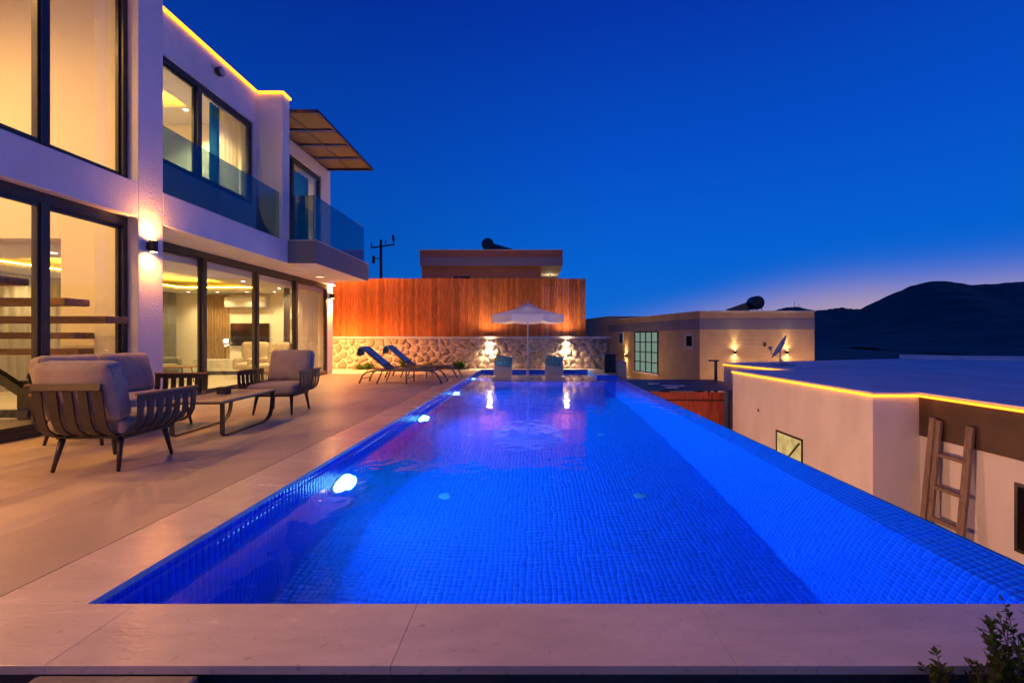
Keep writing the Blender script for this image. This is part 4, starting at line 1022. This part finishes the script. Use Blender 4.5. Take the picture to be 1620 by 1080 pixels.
def wh_window(x, y0, y1, z0, z1, lit):
    f = MB(); o3 = wo_; d = .06
    f.box(x - .02 - o3.x, x + .03 - o3.x, y0 - o3.y, y0 + .05 - o3.y, z0 - o3.z, z1 - o3.z); f.box(x - .02 - o3.x, x + .03 - o3.x, y1 - .05 - o3.y, y1 - o3.y, z0 - o3.z, z1 - o3.z)
    f.box(x - .02 - o3.x, x + .03 - o3.x, y0 + .05 - o3.y, y1 - .05 - o3.y, z1 - .05 - o3.z, z1 - o3.z); f.box(x - .02 - o3.x, x + .03 - o3.x, y0 + .05 - o3.y, y1 - .05 - o3.y, z0 - o3.z, z0 + .05 - o3.z)
    fr = f.build('window', M_alu, wh)
    MB().box(x - .006 - o3.x, x - .001 - o3.x, y0 + .051 - o3.y, y1 - .051 - o3.y, z0 + .051 - o3.z, z1 - .051 - o3.z).build('pane', lit_pane() if lit else mat('dark_screen', (.012, .01, .01), .12), fr)
    return fr
fr = wh_window(6.5, 10.95, 12.15, -2.9, -1.28, True)
MB().bar(Vector((6.475, 12.0, -2.3)) - wo_, Vector((6.475, 11.05, -1.4)) - wo_, .02, .06, up=(1,0,0)).build('blind_edge', M_frame, fr)
wh_window(7.4, 6.35, 6.98, -2.1, -1.05, False)
MB().lathe([(.05, 0), (.05, .015), (.03, .02)], c=(0, 0, 0), axis='x', n=12).build('vent', mat('grey_plastic', (.25, .25, .25), .4), wh, loc=(6.478 - wo_.x, 13.1 - wo_.y, -.92 + 3.3))
# satellite dish on its roof
sp = px(1232, 572, 17.2); t = thing('satellite_dish', 'tilted satellite dish on the roof of the white house', 'satellite dish', (sp.x, 17.2, WZ + .02))
vs = []; fs = []; n = 28; rr = 6
mm = Vector((0, 0, 1)).rotation_difference(Vector((-.80, .34, .49))).to_matrix()
for j in range(rr + 1):
    r = .50 * j / rr
    for k in range(n): a = 2 * PI * k / n; vs.append(Vector((.12, 0, .66)) + mm @ Vector((r * math.cos(a), r * .92 * math.sin(a), .45 * r * r)))
for j in range(rr):
    for k in range(n): a = j * n + k; b_ = j * n + (k + 1) % n; fs.append((a, b_, b_ + n, a + n))
fs.append(tuple(reversed(range(n))))
o = MB().add(vs, fs).build('reflector', mat('dish_grey', (.45, .45, .47), .5), t, smooth=True); sm = o.modifiers.new('thick', 'SOLIDIFY'); sm.thickness = .012
b_ = MB(); b_.tube([(.05, 0, 0), (.05, 0, .62)], .025); b_.tube([(.05, 0, .25), (.3, .15, 0)], .012); b_.tube([(.05, 0, .25), (.3, -.2, 0)], .012); b_.build('mast', M_steel, t)
MB().tube([(.0, 0, .35), (-.35, -.15, .45), (-.42, -.2, .62)], .012).build('feed_arm', M_steel, t); MB().box(-.47, -.38, -.25, -.15, .6, .72).build('receiver', mat('grey_plastic', (.25, .25, .25), .4), t)
MB().box(-.15, .45, -.3, .3, .001, .03).build('base_plate', mat('grey_concrete', (.30, .30, .30), .8), t)
# ladder leaning against the white house
t = thing('ladder', 'wooden ladder leaning against the white house under its brown band', 'ladder', (7.0, 7.9, -3.3))
M_lad = mat('weathered_ladder', (.26, .19, .145), .8, .2, 4, .2, 40, stretch=(8, 8, 1))
for y in (7.62, 8.22):
    MB().bar(Vector((7.06, y, -3.28)) - Vector((7.0, 7.9, -3.3)), Vector((7.33, y, -.33)) - Vector((7.0, 7.9, -3.3)), .05, .13, up=(0, 1, 0)).build('rail', M_lad, t, bevel=.004)
for z in (-.93, -1.51, -2.07, -2.63):
    q = Vector((7.06, 0, -3.28)).lerp(Vector((7.33, 0, -.33)), (z + 3.28) / 2.95)
    MB().bar(Vector((q.x, 7.65, q.z)) - Vector((7.0, 7.9, -3.3)), Vector((q.x, 8.19, q.z)) - Vector((7.0, 7.9, -3.3)), .07, .06).build('rung', M_lad, t)
MB().bar(Vector((7.02, 8.31, -3.28)) - Vector((7.0, 7.9, -3.3)), Vector((7.31, 8.31, -.30)) - Vector((7.0, 7.9, -3.3)), .05, .11, up=(0, 1, 0)).build('extension_rail', M_lad, t, bevel=.004)

M_bulk = emit('unseen_garden_lens', (1, .66, .36), 12)  # unseen lamps, put here for the warm light on the white house
for (y, lab) in ((6.2, 'unseen oval garden lamp low on the outer pool wall, nearest the ladder'), (10.0, 'unseen oval garden lamp low on the outer pool wall opposite the lit window'), (13.6, 'unseen oval garden lamp low on the outer pool wall near the red fence')):
    t = thing('unseen_garden_lamp', lab, 'lamp', (PXW + .051, y, -1.5), 0, 'unseen garden lamps below the pool')
    MB().lathe([(.12, 0), (.12, .03), (.10, .05)], axis='x', n=20).build('housing', M_fix, t)
    MB().lathe([(.099, .04), (.095, .07), (.06, .10), (.01, .11)], axis='x', n=20).build('lens', M_bulk, t, smooth=True)
    light('bulb', 'SPOT', (.16, 0, 0), (340 if y < 8 else 215), (1, .43, .20), t, (0, R(-90), 0), radius=.1, spot=172, blend=1)
# dark roofed pergola and red fence between the pool and the white house
pg = thing('pergola', 'low pergola with a dark sheet roof beyond the overflow edge', 'pergola', (5.2, 17, -3.3))
po = Vector((5.2, 17, -3.3))
M_tarp = mat('dark_roof_sheet', (.03, .04, .06), .45, .4, 3, .6, 9, rnd=.3)
for i in range(6):
    y0 = 15.38 + .62 * i; m3 = Matrix.Rotation(R(2.5), 3, 'X')
    MB().obox(Vector((5.45, y0 + .3, -.60)) - po, (4.4, .64, .02), m3).build('roof_sheet', M_tarp, pg)
for x in (3.4, 4.6, 5.8, 7.3): MB().box(x - .04 - po.x, x + .04 - po.x, 15.4 - po.y, 19 - po.y, -.75 - po.z, -.65 - po.z).build('beam', M_alu, pg)
for x in (3.4, 7.3):
    for y in (15.5, 18.9): MB().box(x - .05 - po.x, x + .05 - po.x, y - .05 - po.y, y + .05 - po.y, 0, 3.3 - .75).build('post', M_alu, pg)
for (x, y, a, l) in ((4.5, 16.9, .3, .40), (5.0, 16.2, -.1, .75), (4.75, 15.6, .0, .40)):
    o = MB().obox((0, 0, 0), (l, .20, .015), Matrix.Rotation(a, 3, 'Z')).build('loose_board', mat('pale_board', (.85, .84, .82), .5), None, loc=(x, y, -.535))
    tag(o, 'pale loose board lying on the dark pergola roof, %s' % {4.5: 'farthest and smallest', 5.0: 'the longest one', 4.75: 'nearest the red fence'}[x], 'board', 'boards on the pergola roof')
rf = thing('red_fence', 'red stained plank fence under the dark pergola roof', 'fence', (3.9, 15.3, -3.3))
M_red = mat('red_stain', (.42, .085, .03), .7, .25, 4, .2, 40, rnd=.2, stretch=(6, 6, .6), color2=(.22, .04, .015))
rm = MB().box(-.089, .089, -.012, .012, 0, 2.62).mesh('plank'); rm.materials.append(M_red)
for i in range(14): inst(rm, 'plank', rf, (.09 + .18 * i, rnd.uniform(-.004, .004), .02))
for z in (1.0, 2.35): MB().box(0, 2.52, -.05, -.013, z, z + .045).build('rail', mat('dark_rail', (.08, .025, .015), .8), rf)
MB().box(-.06, .0, -.06, .02, 0, 2.7).build('post', mat('dark_rail', (.08, .025, .015), .8), rf)
t = thing('t_post', 'dark T-shaped post beside the white house\'s far corner', 'post', (7.55, 18.8, -3.3)); MB().box(-.05, .05, -.05, .05, 0, 3.5).build('post', M_alu, t); MB().box(-.28, .12, -.06, .06, 3.5, 3.56).build('arm', M_alu, t)

# tan house with sconces
def siding(name, c, c2, lines):
    m = mat(name, c, .8, .1, 1.2, color2=c2); t = m.node_tree; b_ = t.nodes['Principled BSDF']
    co = N(t, 'ShaderNodeTexCoord'); sx = N(t, 'ShaderNodeSeparateXYZ'); L(t, co.outputs['Object'], sx.inputs[0])
    fr = math_n(t, 'FRACT', math_n(t, 'MULTIPLY', sx.outputs[2], lines)); hgt = math_n(t, 'GREATER_THAN', fr, .1)
    bp = N(t, 'ShaderNodeBump'); L(t, hgt, bp.inputs['Height']); bp.inputs['Distance'].default_value = .02; bp.inputs['Strength'].default_value = .7; L(t, bp.outputs[0], b_.inputs['Normal'])
    return m
M_tan = siding('tan_siding', (.52, .36, .21), (.46, .31, .17), 4.5)
M_band = mat('mauve_band', (.22, .20, .24), .8, .05, 1)
TZ0, TZ = -1.6, 2.55
C0 = Vector((8.8, 24)); CL = Vector((6.0, 36)); CR = Vector((14.85, 24.0))
th = thing('tan_house', 'tan house with a mauve band and a gridded window beyond the pergola', 'house', (8.8, 24, TZ0)); to = Vector((8.8, 24, TZ0))
MB().prism([(p_[0] - to.x, p_[1] - to.y) for p_ in ((8.8, 24), (14.85, 24), (14.85, 37), (6.0, 36))], 0, TZ - TZ0).build('wall', M_tan, th)
MB().prism([(p_[0] - to.x, p_[1] - to.y) for p_ in ((6.03, 36.01), (14, 37.01), (14, 46), (4.2, 44))], 0, TZ - TZ0 + .35).build('rear_wing', M_tan, th)
lu = (CL - C0).normalized(); ln_ = Vector((-lu.y, lu.x)); ln_ = ln_ if ln_.x < 0 else -ln_
def tl_(t_, off=0): q = C0 + (CL - C0) * t_ + ln_ * off; return q
def on_left(name, t0, t1, z0, z1, o0, o1, m, parent=th):
    a, b_, c_, d_ = tl_(t0, o0), tl_(t1, o0), tl_(t1, o1), tl_(t0, o1)
    return MB().prism([(q.x - to.x, q.y - to.y) for q in (a, b_, c_, d_)], z0 - TZ0, z1 - TZ0).build(name, m, parent)
on_left('band', .0, 1.0, 1.62, 2.18, -.01, .02, M_band)
MB().box(8.79 - to.x, 14.855 - to.x, 23.98 - to.y, 24.01 - to.y, 1.62 - TZ0, 2.18 - TZ0).build('band', M_band, th)
MB().box(8.75 - to.x, 14.9 - to.x, 23.95 - to.y, 24.2 - to.y, TZ - TZ0, TZ - TZ0 + .05).build('roof_edge', mat('pale_metal', (.6, .58, .56), .4), th)
on_left('roof_edge', .0, 1.0, TZ, TZ + .05, -.2, .05, mat('pale_metal', (.6, .58, .56), .4))
gw_ = on_left('gridded_window', .36, .618, -1.05, 1.55, .005, .012, emit('lit_frosted_glass', (.42, .62, .50), .42))
for k in range(5): t_ = .36 + .258 * k / 4; on_left('bar', t_ - .004, t_ + .004, -1.05, 1.55, .013, .05, M_alu, gw_)
for k in range(5): z = -1.05 + 2.6 * k / 4; on_left('bar', .36, .618, z - .03, z + .03, .0505, .06, M_alu, gw_)
on_left('sill', .345, .63, -1.16, -1.08, .0, .1, M_white, gw_)
for (t0, t1, z0, z1) in ((.055, .10, .72, 1.28), (.785, .83, .80, 1.5)):
    fr = on_left('small_window', t0 - .014, t1 + .014, z0 - .15, z1 + .15, .003, .03, mat('window_trim', (.55, .50, .45), .7)); on_left('pane', t0, t1, z0, z1, .031, .036, mat('dark_screen', (.012, .01, .01), .12), fr)
MB().box(12.15 - to.x, 12.27 - to.x, 23.95 - to.y, 23.985 - to.y, .72 - TZ0, .92 - TZ0).build('wall_box', M_alu, th)
for (x, lab) in ((10.62, 'box sconce throwing light up and down on the tan house, left one'), (13.35, 'box sconce on the tan house behind the satellite dish')):
    t = updown(lab, (x, 23.98, .42), (0, -1), 90, 'sconces on the tan house', (1, .72, .36), 1.2, 44, halo=25)
updown('sconce glowing on the tan house left of its gridded window', (*tl_(.735, .0), -.1), (ln_.x, ln_.y), 120, 'sconces on the tan house', (1, .62, .22), 1.3, 60, halo=40)
M_bol = emit('added_lamp_lens', (1, .62, .28), 6)  # bollards added to light the tan house walls
for (x, y, lab) in ((10.2, 21.7, 'added bollard light before the tan house, left of its wall lamps'), (13.6, 22.6, 'added bollard light before the tan house, behind the satellite dish'), (5.2, 29.0, 'garden bollard light beside the tan house\'s gridded window')):
    t = thing('added_bollard', lab, 'lamp', (x, y, TZ0), 0, 'added bollard lights round the tan house')
    MB().lathe([(.07, 0), (.07, .5)], n=14).build('post', M_fix, t); MB().lathe([(.065, .501), (.065, .60)], n=14).build('lens', M_bol, t); MB().lathe([(.075, .601), (.075, .63), (.05, .64)], n=14).build('cap', M_fix, t)
    light('bulb', 'POINT', (0, 0, .85), 115, (1, .56, .26), t, radius=.1)
# solar water heaters
M_tank = mat('dark_tank', (.03, .04, .05), .4, .2, 4, metal=.3)
def solar(label, loc, rz, ln):
    t = thing('solar_water_heater', label, 'water heater', loc, rz, 'solar water heaters on roofs')
    MB().lathe([(.05, -.40), (.34, -.37), (.40, -.30), (.40, .30), (.34, .37), (.05, .40)], c=(0, 0, .68), axis='y', n=24).build('tank', M_tank, t, smooth=False)
    MB().lathe([(.12, -.43), (.12, -.401)], c=(0, 0, .68), axis='y', n=16).build('cap', mat('rust_cap', (.16, .05, .03), .6), t)
    for x in (-.28, .28):
        for y in (-.28, .28): MB().bar((x, y, 0), (x * .8, y, .45), .04).build('leg', M_steel, t)
    MB().bar((-.35, 0, .52), (-.35 - ln, 0, .06), .5, .05, up=(0, 1, 0)).build('panel', mat('solar_panel', (.015, .02, .05), .15), t)
    MB().bar((-.35 - ln, -.4, .06), (-.35 - ln, .4, .06), .04, .06).build('foot_rail', M_steel, t)
solar('solar water heater with a dark barrel on the tan house roof', (13.2, 27, TZ + .01), 0, 1.3)

# brown house behind the fence
bh = thing('brown_house', 'flat brown house with a mauve band rising above the wooden fence', 'house', (-2, 28, .5)); bo = Vector((-2, 28, .5))
M_brown = siding('brown_siding', (.34, .15, .09), (.28, .12, .07), 4)
MB().box(-6.92 - bo.x, .5 - bo.x, 28.3 - bo.y, 37 - bo.y, 0, 5.6 - bo.z).build('wall', M_brown, bh)
MB().box(-6.95 - bo.x, 1.83 - bo.x, 28.0 - bo.y, 37.5 - bo.y, 5.62 - bo.z, 6.55 - bo.z).build('upper_wall', M_brown, bh)
MB().box(-6.96 - bo.x, 1.84 - bo.x, 27.98 - bo.y, 28.0 - bo.y, 5.60 - bo.z, 6.13 - bo.z).build('band', M_band, bh)
MB().box(-6.94 - bo.x, 1.82 - bo.x, 28.01 - bo.y, 37.4 - bo.y, 5.602 - bo.z, 5.619 - bo.z).build('soffit', mat('cream_soffit', (.60, .52, .40), .8), bh)
MB().box(-7.0 - bo.x, 1.88 - bo.x, 27.95 - bo.y, 28.2 - bo.y, 6.551 - bo.z, 6.60 - bo.z).build('roof_edge', mat('pale_metal', (.6, .58, .56), .4), bh)
MB().box(-4.9 - bo.x, -3.9 - bo.x, 28.28 - bo.y, 28.30 - bo.y, 4.4 - bo.z, 5.0 - bo.z).build('window', mat('dark_screen', (.012, .01, .01), .12), bh)
t = thing('porch_lamp', 'small lamp lighting the pale soffit of the brown house', 'lamp', (1.2, 32, 5.6)); MB().lathe([(.09, 0), (.09, -.03), (.05, -.04)], n=14).build('rim', M_fix, t)
light('bulb', 'POINT', (0, 0, -.35), 22, (1, .8, .5), t, radius=.08)
solar('solar water heater with a black barrel on the brown house roof', (-2.95, 30, 6.61), R(180), 1.6)
t = thing('added_post_lamp', 'added post lamp hidden behind the wooden fence before the brown house', 'lamp', (-2.5, 22.5, .45))  # added out of sight to brighten the brown house
MB().tube([(0, 0, 0), (0, 0, 2.4)], .035, 10).build('post', M_fix, t); MB().lathe([(.05, 2.4), (.11, 2.45), (.13, 2.58), (.09, 2.68), (.02, 2.7)], n=16).build('globe', M_bol, t, smooth=True)
light('bulb', 'POINT', (0, 0, 2.95), 260, (1, .5, .26), t, radius=.1)
# utility pole
t = thing('utility_pole', 'timber utility pole with a crossarm behind the fence', 'utility pole', (-11.35, 34, .4))
MB().tube([(0, 0, 0), (0, 0, 8.1)], [.13, .09], 10).build('pole', mat('pole_wood', (.06, .05, .045), .9), t)
MB().bar((-.75, 0, 7.5), (1.0, 0, 7.75), .09, .12, up=(0, 1, 0)).build('crossarm', mat('pole_wood', (.06, .05, .045), .9), t)
for (x, z) in ((-.7, 7.6), (.35, 7.8), (.95, 7.85)): MB().lathe([(.03, 0), (.06, .05), (.04, .12), (.06, .18), (.02, .26)], c=(x, 0, z), n=8).build('insulator', M_fix, t)
MB().tube([(.95, 0, 8.0), (.9, 0, 8.45)], .09).build('fuse', M_fix, t); MB().tube([(-.55, 0, 6.9), (-.55, 0, 6.35)], .11).build('transformer', M_fix, t); MB().bar((-.55, 0, 6.7), (0, 0, 6.7), .06).build('bracket', M_fix, t)
MB().bar((0, 0, 4.3), (.6, 0, 4.5), .05).build('lower_arm', M_fix, t)
# antenna masts on the distant ridge
for (xp, h_, lab) in ((1257, 30, 'taller thin antenna mast on the distant ridge'), (1264, 22, 'shorter thin antenna mast on the distant ridge')):
    p_ = px(xp, 487, 1890); t = thing('antenna_mast', lab, 'mast', (p_.x, 1890, p_.z - 14), 0, 'masts on the ridge'); MB().tube([(0, 0, 0), (0, 0, h_ + 12)], [1.1, .5], 6).build('mast', M_fix, t); MB().bar((-3, 0, h_ + 4), (3, 0, h_ + 4), .8).build('crossbar', M_fix, t)
